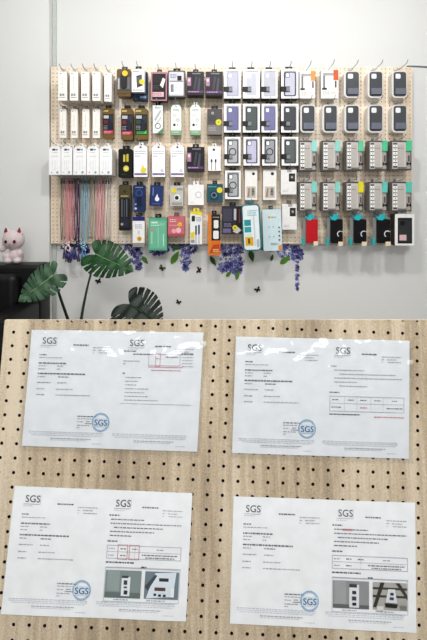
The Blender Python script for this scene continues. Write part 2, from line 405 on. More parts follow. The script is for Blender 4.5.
# --- second row, middle
pack('cable_box', 'white and green box with slanted cable picture, second row', 'box', None, (152.8, 105.4, 162.8, 133.2), .05, .03, '#b9c9bd',
     [('front_print', [('r', 0, 0, 1, 1, '#f2f4f2'), ('p', [(.15, .5), (.75, .15), (.85, .22), (.25, .58)], '#b9bcc2'), ('p', [(.2, .72), (.8, .4), (.85, .45), (.25, .78)], '#c9ced0'), ('ring', .5, .74, .3, .22, '#7d8682'), ('p', [(.45, 1), (1, .82), (1, 1)], '#4f9a6a'), ('lines', .2, .05, .8, .12, 2, '#9aa09c')])], tabw=.5)
for k, (x0, x1, nm) in enumerate(((171, 181.4, 'left'), (190.3, 200.7, 'right'))):
    pack('cable_box', 'slim white box with green foot, %s one of the pair' % nm, 'box', 'slim white boxes with green foot', (x0, 105, x1, 135.2), .045, .026, '#6f8f77',
         [('front_print', [('p', [(0, 1), (1, 1), (1, .1), (.8, 0), (.2, 0), (0, .1)], '#f5f6f1'), ('r', 0, .84, 1, 1, '#94b894'), ('o', .32, .66, .13, '#3b3f40'), ('o', .62, .66, .06, '#5a7b60'), ('ring', .66, .5, .15, .1, '#9fa3a6'), ('lines', .2, .12, .8, .2, 2, '#9db09f'), ('lines', .15, .28, .6, .4, 3, '#d3d6d0'), ('lines', .1, .88, .8, .92, 1, '#e4efe2'), ('o', .5, .05, .05, '#555555')])], tab='#e8ebe6', tabw=.3)
pack('adapter_box', 'charcoal box with round yellow sticker in the second row', 'box', None, (207.2, 109, 222.2, 134.6), .06, .04, '#4c4a4a',
     [('front_print', [('r', 0, 0, 1, 1, '#5d5a5a'), ('r', .0, .62, 1, 1, '#8b8683'), ('o', .36, .16, .08, '#d9d9d9'), ('o', .36, .16, .05, '#6d6d70'), ('r', .1, .26, .6, .5, '#514f50'), ('lines', .1, .7, .6, .86, 3, '#b7b2ae')]), (('price_sticker', .002), [('o', .76, .52, .2, '#e3dc2f'), ('r', .7, .48, .82, .55, '#b8b02a')])], tabw=.45)
# --- third row, middle
pack('cable_pack', 'black pack with two yellow bars and a yellow disc, third row', 'cable pack', None, (118.4, 148.8, 132.2, 177.8), .07, .05, '#0f100f',
     [('front_print', [('rr', .03, .02, .97, .98, .1, '#161815'), ('rr', .35, .2, .5, .45, .05, '#d7c95e'), ('rr', .58, .18, .74, .45, .05, '#cfc050'), ('o', .56, .68, .21, '#d9d155'), ('o', .56, .68, .1, '#efe89b'), ('lines', .2, .86, .6, .9, 1, '#5e5e46')])], tabw=.5, style='round', copies=0)
for k, (x0, x1, nm) in enumerate(((133.8, 147.4, 'with yellow starburst'), (152, 165.2, 'without sticker, left of its twin'), (170.6, 184.2, 'beside the purple earphone box'))):
    fr = [('p', [(0, 1), (1, 1), (1, .06), (.85, 0), (.15, 0), (0, .06)], '#fbfafa'), ('lines', .1, .16, .9, .2, 1, '#a59cb0'), ('lines', .1, .23, .9, .28, 1, '#c2bccb'), ('lines', .1, .31, .45, .36, 1, '#a79fb5'), ('r', .04, .88, .96, .94, '#9c8fb4'), ('lines', .06, .89, .94, .93, 1, '#4b4360'), ('ring', .76, .8, .1, .06, '#b9aac6'), ('o', .5, .05, .07, '#4a4a4a')]
    pp = [('front_print', fr)]
    if k == 0: pp.append((('price_sticker', .0025), [('p', [(.5, .82), (.58, .72), (.68, .6), (.76, .72), (.92, .72), (.88, .84), (.7, .87)], '#ecdf33')]))
    pack('adapter_box', 'white box with purple foot %s, third row' % nm, 'box', 'white boxes with purple foot', (x0, 145.6, x1, 176.9), .065, .04, '#b8b0aa', pp, tab='#efedf0', tabw=.35)
pack('charger_box', 'white box picturing two slim black plugs, third row', 'box', None, (208, 146.6, 220.8, 170.8), .05, .03, '#d9d5d2',
     [('front_print', [('r', 0, 0, 1, 1, '#fbfaf9'), ('o', .46, .13, .1, '#3b3f44'), ('rr', .22, .52, .34, .66, .05, '#1d1f26'), ('rr', .54, .52, .66, .66, .05, '#1d1f26'), ('r', .26, .64, .3, .97, '#2b2d33'), ('r', .58, .64, .62, .97, '#2b2d33')])], tab='#f1efec', tabw=.3)
# --- fourth row
pack('tripod_pack', 'tall olive and black tripod pack in the fourth row', 'accessory pack', None, (119, 184.6, 130.8, 230.6), .06, .03, '#4e4630',
     [('front_print', [('r', .03, .3, .97, .99, '#1b1c22'), ('r', .05, .02, .95, .28, '#5b5234'), ('r', .2, .32, .3, .7, '#6d7078'), ('r', .42, .33, .5, .72, '#585b66'), ('r', .62, .32, .7, .7, '#777a84'), ('p', [(.12, .75), (.4, .68), (.9, .78), (.85, .93), (.2, .95)], '#2c3142'), ('o', .26, .86, .12, '#b5aa8a'), ('o', .62, .86, .16, '#333a55'), ('lines', .15, .22, .8, .28, 1, '#b7ab7c'), ('o', .5, .15, .12, '#3a3420')])], tabw=.5, style='round')
pack('cable_pack', 'dark blue coiled cable pack between tripod pack and blue box', 'cable pack', None, (133, 185, 145.2, 211.8), .055, .03, '#1e2e52',
     [('front_print', [('rr', .04, .03, .96, .97, .1, '#243866'), ('ring', .5, .3, .3, .2, '#3d5a94'), ('r', .3, .42, .72, .8, '#16223f'), ('o', .22, .88, .1, '#cfd6e6'), ('o', .22, .72, .07, '#aab6d2'), ('lines', .2, .06, .8, .12, 1, '#8ea2c9'), ('r', .04, .5, .14, .97, '#4c68a0')])], tabw=.5, style='round')
pack('earbud_box', 'blue earbud box with white logo, fourth row', 'box', None, (149.3, 185.4, 162.2, 206), .06, .035, '#1b2a4f',
     [('front_print', [('r', 0, 0, 1, 1, '#2b3f78'), ('r', 0, 0, .1, 1, '#1d2d58'), ('o', .58, .66, .17, '#f0f2f7'), ('p', [(.4, .64), (.58, .4), (.66, .62)], '#f0f2f7'), ('r', .2, .1, .28, .5, '#7e92c6'), ('lines', .2, .86, .8, .92, 1, '#7186ba')])], tabw=.5, roll=3)
pack('earbud_box', 'pale grey box with black gadget and yellow sticker, fourth row', 'box', None, (170.2, 185.6, 183.4, 206), .06, .035, '#8a8884',
     [('front_print', [('r', 0, 0, 1, 1, '#c9c8c4'), ('o', .52, .58, .25, '#e9e8e6'), ('o', .5, .6, .15, '#2f2c2c'), ('r', .1, .82, .9, .95, '#a9a7a2'), ('lines', .5, .12, .95, .24, 2, '#6b6a68')]), (('price_sticker', .002), [('o', .28, .24, .2, '#e8d640')])], tabw=.5)
pack('earbud_box', 'plain white box with a grey ring, fourth row', 'box', None, (188, 184.6, 203.8, 205), .06, .035, '#c9c6c4',
     [('front_print', [('r', 0, 0, 1, 1, '#f7f6f5'), ('ring', .66, .5, .21, .15, '#cfd4d8'), ('lines', .1, .84, .4, .9, 1, '#d9d7d5')])], tab='#f1efee', tabw=.35)
pack('watch_box', 'teal box with black round lens and yellow sticker, fourth row', 'box', None, (206.9, 184, 222.8, 202), .06, .035, '#1a4450',
     [('front_print', [('r', 0, 0, 1, 1, '#23606e'), ('rr', .2, .4, .72, .9, .1, '#1b3c4c'), ('ring', .45, .62, .19, .12, '#6f8aa0'), ('o', .45, .62, .1, '#101820'), ('lines', .1, .1, .6, .2, 1, '#7fb4bd')]), (('price_sticker', .002), [('o', .8, .34, .18, '#ecdd36')])], tabw=.3)
# --- bottom row, middle
pack('card_reader_pack', 'white pack with navy cap and yellow disc, bottom row', 'accessory pack', None, (132.7, 216.7, 144.6, 247), .075, .03, '#b9b5b0',
     [('front_print', [('r', 0, .0, 1, .14, '#2b2f7e'), ('r', 0, .14, 1, .86, '#f3f3f1'), ('r', 0, .86, 1, 1, '#a3a09c'), ('o', .56, .73, .2, '#e3b43a'), ('o', .56, .73, .08, '#b6862a'), ('lines', .2, .24, .8, .4, 3, '#b9bfc9'), ('r', .4, .45, .6, .58, '#d6d9e0')])], tabw=.5)
pack('handset_box', 'large mint green box hanging past the board edge', 'box', None, (148.6, 217.8, 167, 250.4), .085, .05, '#3f7c66',
     [('front_print', [('r', 0, 0, 1, 1, '#69b394'), ('r', .06, .08, .94, .94, '#7cc2a4'), ('r', .14, .12, .5, .17, '#d9efe5'), ('r', .16, .36, .2, .8, '#c3e5d6'), ('r', .5, .3, .54, .88, '#a9d8c3'), ('r', .56, .16, .86, .24, '#98cdb6'), ('r', .78, .5, .84, .86, '#c3e5d6'), ('r', .12, .34, .3, .42, '#c79aa0'), ('lines', .14, .2, .6, .26, 1, '#d9efe5')])], tabw=.35)
pack('earbud_box', 'pink box with yellow flower sticker and two pale earbuds', 'box', None, (167.8, 216.4, 184.6, 236.2), .08, .05, '#8d3f48',
     [('front_print', [('r', 0, 0, 1, 1, '#cf7680'), ('r', 0, .88, 1, 1, '#b85a66'), ('o', .36, .74, .13, '#eeb4bb'), ('o', .64, .7, .16, '#f0c3c8'), ('lines', .12, .12, .5, .3, 2, '#f3d3d6'), ('lines', .1, .4, .6, .5, 1, '#e9b1b7')]), (('price_sticker', .003), [('p', [(.72 + (.15 if q % 2 else .1) * math.cos(q * .628), .4 + (.14 if q % 2 else .09) * math.sin(q * .628)) for q in range(10)], '#f0cf3f'), ('o', .72, .4, .05, '#e3953a')])], tabw=.3, tab='#8d5a5e')
pack('earphone_pack', 'white and yellow pack with two dark earphones, bottom row', 'accessory pack', None, (190.2, 211.8, 202.2, 244.2), .075, .03, '#a7a39f',
     [('front_print', [('r', 0, 0, 1, 1, '#eff0ee'), ('p', [(0, 0), (1, 0), (1, .12), (0, .06)], '#eedc45'), ('rr', .12, .12, .4, .3, .08, '#2d2b2b'), ('rr', .42, .42, .55, .72, .06, '#232f4c'), ('rr', .66, .4, .8, .7, .06, '#2b3c63'), ('r', .46, .7, .5, .98, '#232f4c'), ('r', .71, .7, .75, .98, '#2b3c63'), ('r', .06, .62, .36, .82, '#e6d33c'), ('r', .06, .86, .36, .95, '#9aa0aa'), ('lines', .5, .15, .92, .3, 3, '#b1b7c2')])], tab='#e9d94d', tabw=.5)
pack('earbud_box', 'orange and black tall box with two white earbud cases', 'box', None, (208, 214.4, 220.4, 255.2), .085, .05, '#c0702a',
     [('front_print', [('r', 0, 0, .28, 1, '#e08a35'), ('r', .28, 0, 1, .64, '#1c1a1a'), ('r', .28, .64, 1, 1, '#dd7f2c'), ('rr', .46, .14, .84, .34, .1, '#eceae6'), ('rr', .42, .4, .86, .6, .1, '#f0eeea'), ('lines', .4, .05, .9, .09, 1, '#b5b0aa'), ('p', [(.1, .95), (.4, .75), (.9, .72), (.95, .9)], '#c1551d'), ('lines', .4, .84, .9, .92, 2, '#f4d2aa')])], tabw=.4)
pack('earphone_bag', 'dark violet bag with round yellow sticker, bottom row', 'accessory pack', None, (222, 206, 243.6, 234.2), .09, .04, '#1d1a20',
     [('front_print', [('r', 0, 0, 1, 1, '#37343f'), ('r', .64, .05, .98, .95, '#1f1b1c'), ('r', .55, .1, .66, .5, '#c9c9cf'), ('r', .05, .1, .45, .55, '#504c5e'), ('r', .04, .8, .4, .95, '#7a6f96'), ('p', [(.5, .9), (.74, .74), (.9, .86), (.7, .98)], '#d9d6da'), ('lines', .1, .6, .45, .75, 2, '#8a84a0'), ('r', .78, .1, .85, .6, '#7a4b40')]), (('price_sticker', .0026), [('o', .6, .77, .12, '#ece14a'), ('o', .6, .77, .05, '#b5a824')])], tabw=.3)
pack('headset_case', 'teal edged white blister case with yellow square, bottom row', 'accessory pack', None, (243.8, 204, 262.4, 251), .15, .05, '#2c7f86',
     [('front_print', [('rr', .05, .03, .9, .97, .15, '#e8eef0'), ('r', .1, .33, .46, .46, '#2f9ba0'), ('r', .1, .48, .46, .6, '#37a6a8'), ('r', .1, .62, .5, .7, '#d9e3e0'), ('r', .12, .7, .54, .88, '#dfb02f'), ('r', .26, .73, .36, .84, '#6a5413'), ('r', .6, .2, .66, .9, '#cdd5d8'), ('lines', .3, .12, .8, .26, 3, '#9cc4c8'), ('rr', .72, .75, .86, .92, .05, '#b9c3c6')])], tabw=.2, tab='#2c7f86', style='pill', roll=-3)
pack('power_strip_box', 'light blue box with orange corner mark, bottom row', 'box', None, (263.6, 209.4, 282.4, 250.8), .095, .05, '#9fb6bd',
     [('front_print', [('rr', .0, .0, 1, 1, .08, '#d6e6ea'), ('r', .3, .16, .42, .22, '#d9b368'), ('lines', .45, .16, .72, .22, 1, '#b3a87c'), ('o', .34, .42, .04, '#9eb4bc'), ('o', .56, .42, .04, '#9eb4bc'), ('o', .34, .66, .04, '#9eb4bc'), ('o', .56, .66, .04, '#9eb4bc'), ('o', .86, .44, .05, '#6b7f88'), ('o', .86, .54, .05, '#6b7f88'), ('o', .86, .64, .05, '#6b7f88'), ('o', .86, .74, .05, '#6b7f88'), ('lines', .4, .8, .75, .86, 2, '#9fb0b5'), ('p', [(.8, .98), (.8, .88), (.98, .85), (.98, .97)], '#e59b4f')])], tabw=.2, tab='#4a4a4a', style='round', roll=-2)
# --- white boxes with black picture squares
def sqr(): return [('front_print', [('r', 0, 0, 1, 1, '#f1efed'), ('r', .52, .15, .92, .48, '#1b1a1b'), ('rr', .6, .21, .84, .4, .06, '#55504e'), ('o', .72, .3, .07, '#c0bbb6'), ('r', .4, 0, .7, .1, '#b9b3ae'), ('lines', .1, .8, .5, .9, 2, '#d6d2ce')])]
pack('mount_box', 'white box with black picture square, upper of the two', 'box', 'white boxes with black picture square', (280.8, 169.8, 296.3, 194.4), .06, .035, '#b7b2ac', sqr(), tab='#6a6866', tabw=.3)
pack('mount_box', 'white box with black picture square, lower one near the red case', 'box', 'white boxes with black picture square', (282.2, 204, 296.8, 229.6), .055, .035, '#b7b2ac', sqr(), tab='#6a6866', tabw=.3)
for x0, x1, nm in ((244.8, 257.2, 'left'), (263, 276.4, 'right')):
    pack('ring_box', 'white box with black dot and small picture window, %s of the pair' % nm, 'box', 'white boxes with black dot', (x0, 169.8, x1, 200), .05, .03, '#bdb7b0',
         [('front_print', [('r', 0, 0, 1, 1, '#f3f0ec'), ('o', .7, .13, .12, '#2b2a2b'), ('r', .14, .55, .88, .93, '#cfc6ba'), ('p', [(.2, .9), (.3, .6), (.42, .62), (.36, .9)], '#a98f7c'), ('rr', .55, .6, .78, .86, .08, '#8d8983'), ('o', .66, .72, .06, '#3f3d3c')])], tab='#d5d0ca', tabw=.3)

# --- window boxes with phone cases (black body, white frame)
def window_box(rect, label, case, cam_c, ring=None, rim=None, d=.075, copies=0):
    L = [('rr', .17, .1, .86, .92, .09, rim or case, .0018), ('rr', .235, .13, .795, .89, .07, case, .0022)]
    root = pack('phone_case_box', label, 'phone case box', 'white framed phone case boxes', rect, d, .05, '#161514',
                [('backing', [('r', .05, .04, .95, .96, '#d8d8e2' if case[1] in 'cdef' else '#c9c8ca', .0008)]), ('phone_case', L),
                 ('window_frame', [('r', 0, 0, .13, 1, '#f7f6f4', .0045), ('r', .9, 0, 1, 1, '#f7f6f4', .0045), ('r', 0, 0, 1, .065, '#f7f6f4', .0044), ('r', 0, .94, 1, 1, '#f7f6f4', .0044)]),
                 ('clip', [('r', -.04, .6, .5, .78, '#26262a', .0056), ('r', .3, .62, .5, .76, '#8f9095', .0058), ('r', -.04, .64, .06, .74, '#0f0f10', .0060)])], tabw=.42, copies=copies)
    pc = [c for c in root.children if c.name.startswith('phone_case') and c.type == 'MESH'][0]
    x0, y0, x1, y1 = rect; w = at(x1, y1, YB - d).x - at(x0, y0, YB - d).x; h = at(x0, y0, YB - d).z - at(x1, y1, YB - d).z
    mb = MB(); E = [('rr', .24, .14, .5, .3, .06, rim or '#8d8d94', .0028), ('rr', .27, .155, .47, .285, .05, cam_c, .0032)]
    shapes(mb, E, w, h); mb.build('camera_window', pc)
    if ring:
        mb = MB(); shapes(mb, [('ring', .5, .52, .24, .18, ring, .003)], w, h); mb.build('magnet_ring', pc)
    return root
cx = ((224, 240.7), (242.8, 259.7), (261.5, 277.4), (281, 298.3))
cols1 = ('#c6c6d6', '#cfcfd9', '#c9cad4', '#cdcddb')
nm4 = ('first', 'second', 'third', 'fourth')
for k in range(4):
    y0 = 69.4 - (.5 if k == 3 else 0)
    window_box((cx[k][0], y0, cx[k][1], 98.6), 'white framed box with clear pale phone case, %s in top row' % nm4[k], cols1[k], '#f1f1f6', None, ('#b3b4c2', '#f0f0f2', '#c5c7cd', '#3b3b44')[k])
cols2 = ('#7d7ca4', '#5d6663', '#8584ac', '#56595d')
for k in range(4):
    window_box((cx[k][0], 104, cx[k][1], 132.6), ('white framed box with lavender phone case, left one', 'white framed box with dark green-grey phone case, left one', 'white framed box with lavender phone case, right one', 'white framed box with charcoal phone case under the black-rimmed clear one')[k], cols2[k], '#eeeef2', None, ('#70709a', '#454c4a', '#7a799f', '#3f4144')[k])
for k in range(4):
    window_box((cx[k][0] + .6, 137, cx[k][1] - .2, 165.6), ('white framed box with black-ringed magnetic case, third row left', 'white framed box with pale lavender case and dark rim', 'white framed box with black-ringed magnetic case, third row right', 'white framed box with dark grey case, third row')[k], ('#b9babd', '#c9c6dc', '#a9abb0', '#6d7372')[k], '#f2f2f4', ('#1b1b1e', None, '#1b1b1e', None)[k], ('#1d1d20', '#2d2c36', '#1d1d20', '#34373a')[k])
window_box((225, 170.6, 240.7, 199), 'white framed box with black-ringed magnetic case, fourth row', '#b9babd', '#f2f2f4', '#1b1b1e', '#1d1d20', d=.07)

# --- orange marked white boxes
for k, (r, oc, nm) in enumerate((((299.5, 71, 315.2, 98.4), '#e9a85c', 'pale orange'), ((321, 70, 338.2, 98.4), '#d9683a', 'deep orange'))):
    pack('cable_carton', 'white box with %s corner block and grey cable picture' % nm, 'box', 'white boxes with orange corner', r, .055, .03, '#c9c3bc',
         [('front_print', [('r', 0, 0, 1, 1, '#f8f6f4'), ('r', .12, .12, .24, .66, '#8a8789'), ('r', .12, .1, .72, .2, '#b7b4b5'), ('r', .06, .63, .34, .7, '#3d3a3c'), ('r', .8, .38, .9, .62, '#6d5f58'), ('r', .72, .0, 1, .36, oc), ('lines', .12, .74, .5, .9, 4, '#d3cec9'), ('lines', .56, .76, .9, .86, 3, '#d9d4cf')])], tab='#eeebe7', tabw=.3, reach=.115)
# --- dark phone cases in white trays
def tray(rect, label, top):
    root = pack('phone_case_tray', label, 'phone case tray', 'dark phone cases in white trays', rect, .05, .026, '#e6e3df', [('phone_case', [('rr', .12, .05, .93, .94, .15, '#3b3d41', .003), ('rr', .14, .06, .91, .93, .14, '#5c5e63', .0045)])], tab='clear', tabw=.3, style='pill', reach=.12, copies=1)
    pc = [c for c in root.children if c.name.startswith('phone_case')][0]
    a, b = at(rect[0], rect[1], YB - .05), at(rect[2], rect[3], YB - .05); w, h = b.x - a.x, a.z - b.z
    mb = MB(); shapes(mb, [('rr', .22, .12, .55, .3, .08, '#f6f6f6', .0055)], w, h); mb.build('camera_window', pc)
    mb = MB(); shapes(mb, [('r', .2, .66, .9, .88, '#7b808c', .0056), ('lines', .3, .7, .75, .8, 2, '#5b6a9a')], w, h, .005); mb.build('label_band', pc)
    return root
tx = ((344, 359.8), (367.7, 383), (391.8, 407))
for k in range(3):
    tray((tx[k][0], 70.8, tx[k][1], 97.8), 'dark grey phone case in white tray, top row, %s from the orange boxes' % nm4[k], True)
t2 = ((300.2, 315.4), (322.4, 337.6), (344.4, 359.4), (367.7, 383), (391.8, 407))
for k in range(5):
    tray((t2[k][0], 104.6, t2[k][1], 132.6), 'dark grey phone case in white tray, second row, %s from the left' % ords[k], False)

# --- grey boxes with a teal corner tag
gx = ((299, 316.4), (322, 340), (345.6, 363), (368.6, 387), (391, 411.4))
def grey_box(rect, label, tabc):
    L = [('r', 0, 0, 1, 1, '#5b5857'), ('r', .06, .05, .95, .95, '#d3cec9'), ('r', .72, .36, .95, .95, '#b3aea9'), ('r', .1, .08, .3, .92, '#5f5b59'), ('r', .32, .14, .64, .88, '#c6c1bb'), ('lines', .34, .24, .62, .28, 1, '#7b7672')]
    for q in range(6):
        v = .14 + q * .125
        L += [('r', .1, v, .3, v + .09, '#f8f7f5'), ('r', .18, v + .025, .23, v + .06, '#8c8783')]
    L += [('p', [(.76, .72), (.86, .77), (.97, .72), (.97, .84), (.86, .79), (.76, .84)], '#26262a'), ('r', .82, .5, .9, .7, '#6b676a'), ('r', .32, .9, .74, .93, '#6b6967')]
    return pack('phone_case_carton', label, 'phone case box', 'grey phone case boxes with corner tag', rect, .08, .05, '#85807b',
                [('front_print', L), (('corner_tag', .004), [('r', .72, .0, 1.0, .36, tabc, .003)])], tab='#b3aea8', tabw=.25, reach=.10)
tc3 = ('#a3dcd8', '#9fd9d0', '#72cfab', '#63cfa4', '#62cda0')
tc4 = ('#8fd6d0', '#97d5cb', '#e8de2c', '#74cfc4', '#6bcfbd')
tn3 = ('pale aqua', 'soft aqua', 'mint', 'bright green', 'deep green')
for k in range(5):
    grey_box((gx[k][0], 140.6, gx[k][1], 171.2 - .25 * k), 'grey phone case box, third row, %s corner tag, %s along' % (tn3[k], ords[k]), tc3[k])
for k in range(5):
    grey_box((gx[k][0], 181.8, gx[k][1], 211.6), ('grey phone case box, aqua corner tag, above the red case', 'grey phone case box, aqua corner tag, left of yellow-tagged one', 'grey phone case box with the yellow corner tag', 'grey phone case box, aqua corner tag, right of yellow-tagged one', 'grey phone case box, aqua tag, above the white framed black case')[k], tc4[k])
# --- bottom row right: clear packs with red and black cases, teal corners
bx5 = ((302, 318.2), (326, 343), (349, 366.6), (371.7, 390.4))
def corner_pack(rect, label, col, sw):
    parts = [('insert_card', [('r', .05, .06, .95, .95, '#8f918f', .0008)]), ('phone_case', [('rr', .24, .12, .94, .93, .08, col, .012)])]
    if sw: parts.append((('case_logo', .012), [('ring', .8, .62, .19, .145, '#e9e9e9', .0009, 70, 235), ('p', [(.79, .515), (.94, .53), (.94, .55), (.79, .54)], '#e9e9e9', .0009)]))
    parts += [('corner_guard', [('p', [(.12, -.02), (.32, .06), (.42, -.04), (.62, -.06), (.72, .06), (.5, .16), (.3, .14)], '#36bcc4', .0145)]), ('lower_guard', [('r', -.02, .76, .12, 1.0, '#2fb3b4', .0146)]), ('price_tag', [('r', .68, .88, .95, 1.02, '#ecd9c2', .0148)])]
    return pack('phone_case_pack', label, 'phone case pack', 'clear packs with teal corners', rect, .085, .03, 'clear', parts, tab='clear', tabw=.3, reach=.1)
corner_pack((bx5[0][0], 215.6, bx5[0][1], 244.6), 'bright red phone case in clear pack with teal corners', '#c4222c', False)
for k in (1, 2, 3):
    corner_pack((bx5[k][0], 215.6, bx5[k][1], 245), 'black phone case with white curved logo, %s from the red case' % nm4[k - 1], '#17171b', True)
r5 = (394.6, 214, 413.8, 245.4)
pack('phone_case_box', 'white framed box with black case at the board lower right corner', 'phone case box', 'white framed phone case boxes', r5, .085, .05, '#2a2827',
     [('backing', [('r', .06, .1, .92, .94, '#26262a', .001)]), ('phone_case', [('rr', .2, .18, .84, .9, .1, '#3c3e40', .003), ('rr', .28, .22, .52, .36, .05, '#191a1c', .0036), ('r', .24, .66, .6, .84, '#e3bfc6', .0036)]),
      ('window_frame', [('r', 0, 0, .14, 1, '#f4f3f1', .0055), ('r', .9, 0, 1, 1, '#f4f3f1', .0055), ('r', 0, 0, 1, .12, '#f4f3f1', .0053), ('r', 0, .94, 1, 1, '#f4f3f1', .0053)])], tab='#f1f0ee', tabw=.4)

# ------------------------------------------------------------------ phone lanyards
def lanyard(px, yb, col, label, charm=None, d=.035):
    top = at(px, 178.5, YB - d); bot = at(px, yb, YB - d); L = top.z - bot.z
    r = thing('phone_lanyard', label, 'lanyard', (top.x, YB - d, bot.z), 'phone lanyards hanging under the white cartons')
    m = mat(col, .6); mb = MB(); ph = random.uniform(0, 6)
    pts = []
    n = 14
    for i in range(n + 1):
        f = i / n; pts.append((-.0042 - .002 * math.sin(f * 9 + ph), .003 * math.sin(f * 5 + ph), L * (1 - f) + .006 * f))
    for i in range(n, -1, -1):
        f = i / n; pts.append((.0042 + .002 * math.sin(f * 8 + ph + 1), .003 * math.cos(f * 6 + ph), L * (1 - f) + .006 * f))
    pts.append(pts[0]); mb.tube(pts, .0031, m, 6, False); mb.build('cord', r)
    mb = MB(); mb.box(-.005, -.006, L - .034, .005, .005, L - .012, mat(random.choice(('#4a4848', '#8a8886', '#5c5856')), .35, .4), .0015); mb.build('clip', r)
    if charm:
        mb = MB(); mc = mat(charm, .25, .1)
        for q in range(9): mb.ball((random.uniform(-.009, .009), random.uniform(-.008, .004), .012 - q * .007), .0055, mc, 1)
        mb.build('bead_charm', r)
        mb = MB()
        for q in range(7):
            a = q * .9; mb.tube([(0, -.002, -.05), (.006 * math.cos(a), -.002 + .005 * math.sin(a), -.085), (.009 * math.cos(a), -.002 + .007 * math.sin(a), -.115)], .0018, mat('#4c3f73' if charm != '#a7d6ea' else '#5e8fb8', .6), 5)
        mb.build('tassel', r)
    hook(top.x, top.z - .0055, d + .006, 'short hook holding the ' + label)
PK, PU, BL, BE, WH = '#d98f97', '#55396a', '#79b3cd', '#b7aba0', '#ded8d2'
for a in ((61.6, 241, '#8f877f', 'grey phone lanyard, leftmost of the row', None), (64.4, 240, '#c9a39c', 'dusty beige-pink phone lanyard next to the grey one', '#cfc6c8'),
          (67, 243, '#e3a3a9', 'bright pink phone lanyard with pearly charm, left of two', '#f1dfe2'), (69.8, 244, '#df9ba2', 'bright pink phone lanyard with pearly charm, right of two', '#f3e3e6'),
          (72.4, 240, '#c98d92', 'rose phone lanyard left of the purple ones', None), (75.8, 241, '#5f4374', 'dark purple phone lanyard with tassel, left of two', '#3f3158'),
          (78.6, 243, '#4c3260', 'dark purple phone lanyard with tassel, right of two', '#4a3a66'), (82.4, 242, '#86b2c8', 'light blue phone lanyard with beaded charm, left of two', '#a7d6ea'),
          (85.4, 243, '#93c2d6', 'light blue phone lanyard with beaded charm, right of two', '#a7d6ea'), (88.8, 240, '#9fb0b8', 'grey-blue phone lanyard beside the blue ones', None),
          (91.8, 240, '#b5a99d', 'beige phone lanyard, left of two', None), (94.4, 241, '#c6b9ad', 'beige phone lanyard, right of two', None),
          (97.6, 242, '#e0aeb2', 'soft pink phone lanyard beside the beige ones', None), (100.4, 242, '#e8b8bb', 'soft pink phone lanyard, middle of three', None), (103.2, 242, '#dca8ac', 'soft pink phone lanyard beside the white ones', None),
          (106.4, 241, '#e4dfd9', 'cream white phone lanyard, left of two', None), (109, 241, '#d4cec6', 'cream white phone lanyard, rightmost of the row', None)):
    lanyard(*a)

# ------------------------------------------------------------------ wall stickers below the board
VI = [mat(c, .6) for c in ('#6d6eb2', '#8688c6', '#4f4c8e', '#a5aadc', '#3d3870')]
GR = [mat(c, .5) for c in ('#5f8f3a', '#3f6b2a')]
YD = YW - .0006
def floret(mb, x, z, r, m, y):
    a0 = random.uniform(0, 1.57)
    for k in range(4):
        a = a0 + k * math.pi / 2
        p = [(x, z), (x + r * .62 * math.cos(a - .55), z + r * .62 * math.sin(a - .55)), (x + r * math.cos(a), z + r * math.sin(a)), (x + r * .62 * math.cos(a + .55), z + r * .62 * math.sin(a + .55))]
        mb.prism(p, -y, -y + .0005, m)
def decal(blobs, n, label, seed, rmin=.009, rmax=.018):
    random.seed(seed)
    c = at(blobs[0][0], blobs[0][1], YD)
    mb = MB()
    for k in range(n):
        bx_, by_, rx, ry = random.choice(blobs)
        a, q = random.uniform(0, 6.283), math.sqrt(random.random())
        p = at(bx_ + rx * q * math.cos(a), by_ + ry * q * math.sin(a), YD)
        floret(mb, p.x - c.x, p.z - c.z, random.uniform(rmin, rmax), random.choice(VI), .0004 * (1 + k % 6))
    o = mb.build('flower_decal', None, c)
    return tag(o, label, 'wall sticker', 'violet flower stickers below the board')
decal([(74, 247, 13, 4), (70, 254, 5, 6), (84, 249, 5, 5)], 90, 'violet flower wall sticker behind the lanyard tassels', 3)
decal([(133, 247, 9, 4), (136, 256, 6, 8), (139, 264, 3, 5)], 90, 'violet flower wall sticker left of the mint box shadow', 4)
decal([(158, 249, 9, 6), (170, 247, 8, 4)], 70, 'dark violet flower wall sticker hanging behind the mint box', 5)
decal([(188, 248, 10, 5), (186, 257, 6, 7), (186, 266, 2.5, 5)], 100, 'violet flower wall sticker below the white earphone pack', 6)
decal([(230, 250, 14, 6), (232, 261, 12, 9), (224, 268, 6, 4), (236, 270, 6, 4)], 230, 'largest violet hydrangea wall sticker under the dark bag', 7)
decal([(274, 248, 14, 4), (287, 252, 10, 8), (297, 254, 5, 8)], 150, 'violet flower wall sticker under the light blue box', 8)
decal([(297, 262 + k * 4.3, 2.2 - .15 * k, 2) for k in range(7)], 60, 'thin drooping violet flower string sticker on the wall', 9, .006, .011)
def leaf_decal(x0, y0, x1, y1, wd, label, m=0):
    a, b = at(x0, y0, YD), at(x1, y1, YD); c = (a + b) / 2; dv = (b - a); nrm = Vector((-dv.z, 0, dv.x)).normalized() * wd
    pts = []
    for s in (1, -1):
        rng = [i / 8 for i in range(9)]
        if s < 0: rng = rng[::-1][1:-1]
        for f in rng:
            p = a + dv * f + nrm * s * math.sin(math.pi * f ** .8); pts.append((p.x - c.x, p.z - c.z))
    mb = MB(); mb.prism(pts, -.0034, -.0008, GR[m])
    tag(mb.build('leaf_decal', None, c), label, 'wall sticker', 'green leaf stickers below the board')
leaf_decal(171, 264, 179, 251, .02, 'bright green leaf sticker left of the white earphone pack shadow')
leaf_decal(172, 246, 181, 249, .016, 'dark green leaf sticker under the pink box', 1)
leaf_decal(142, 256, 148, 264, .014, 'small green leaf sticker beside the mint box')
leaf_decal(210, 256, 216, 266, .014, 'green leaf sticker beside the orange box', 1)
leaf_decal(226, 277, 231, 271, .012, 'small green leaf sticker at the hydrangea lower left')
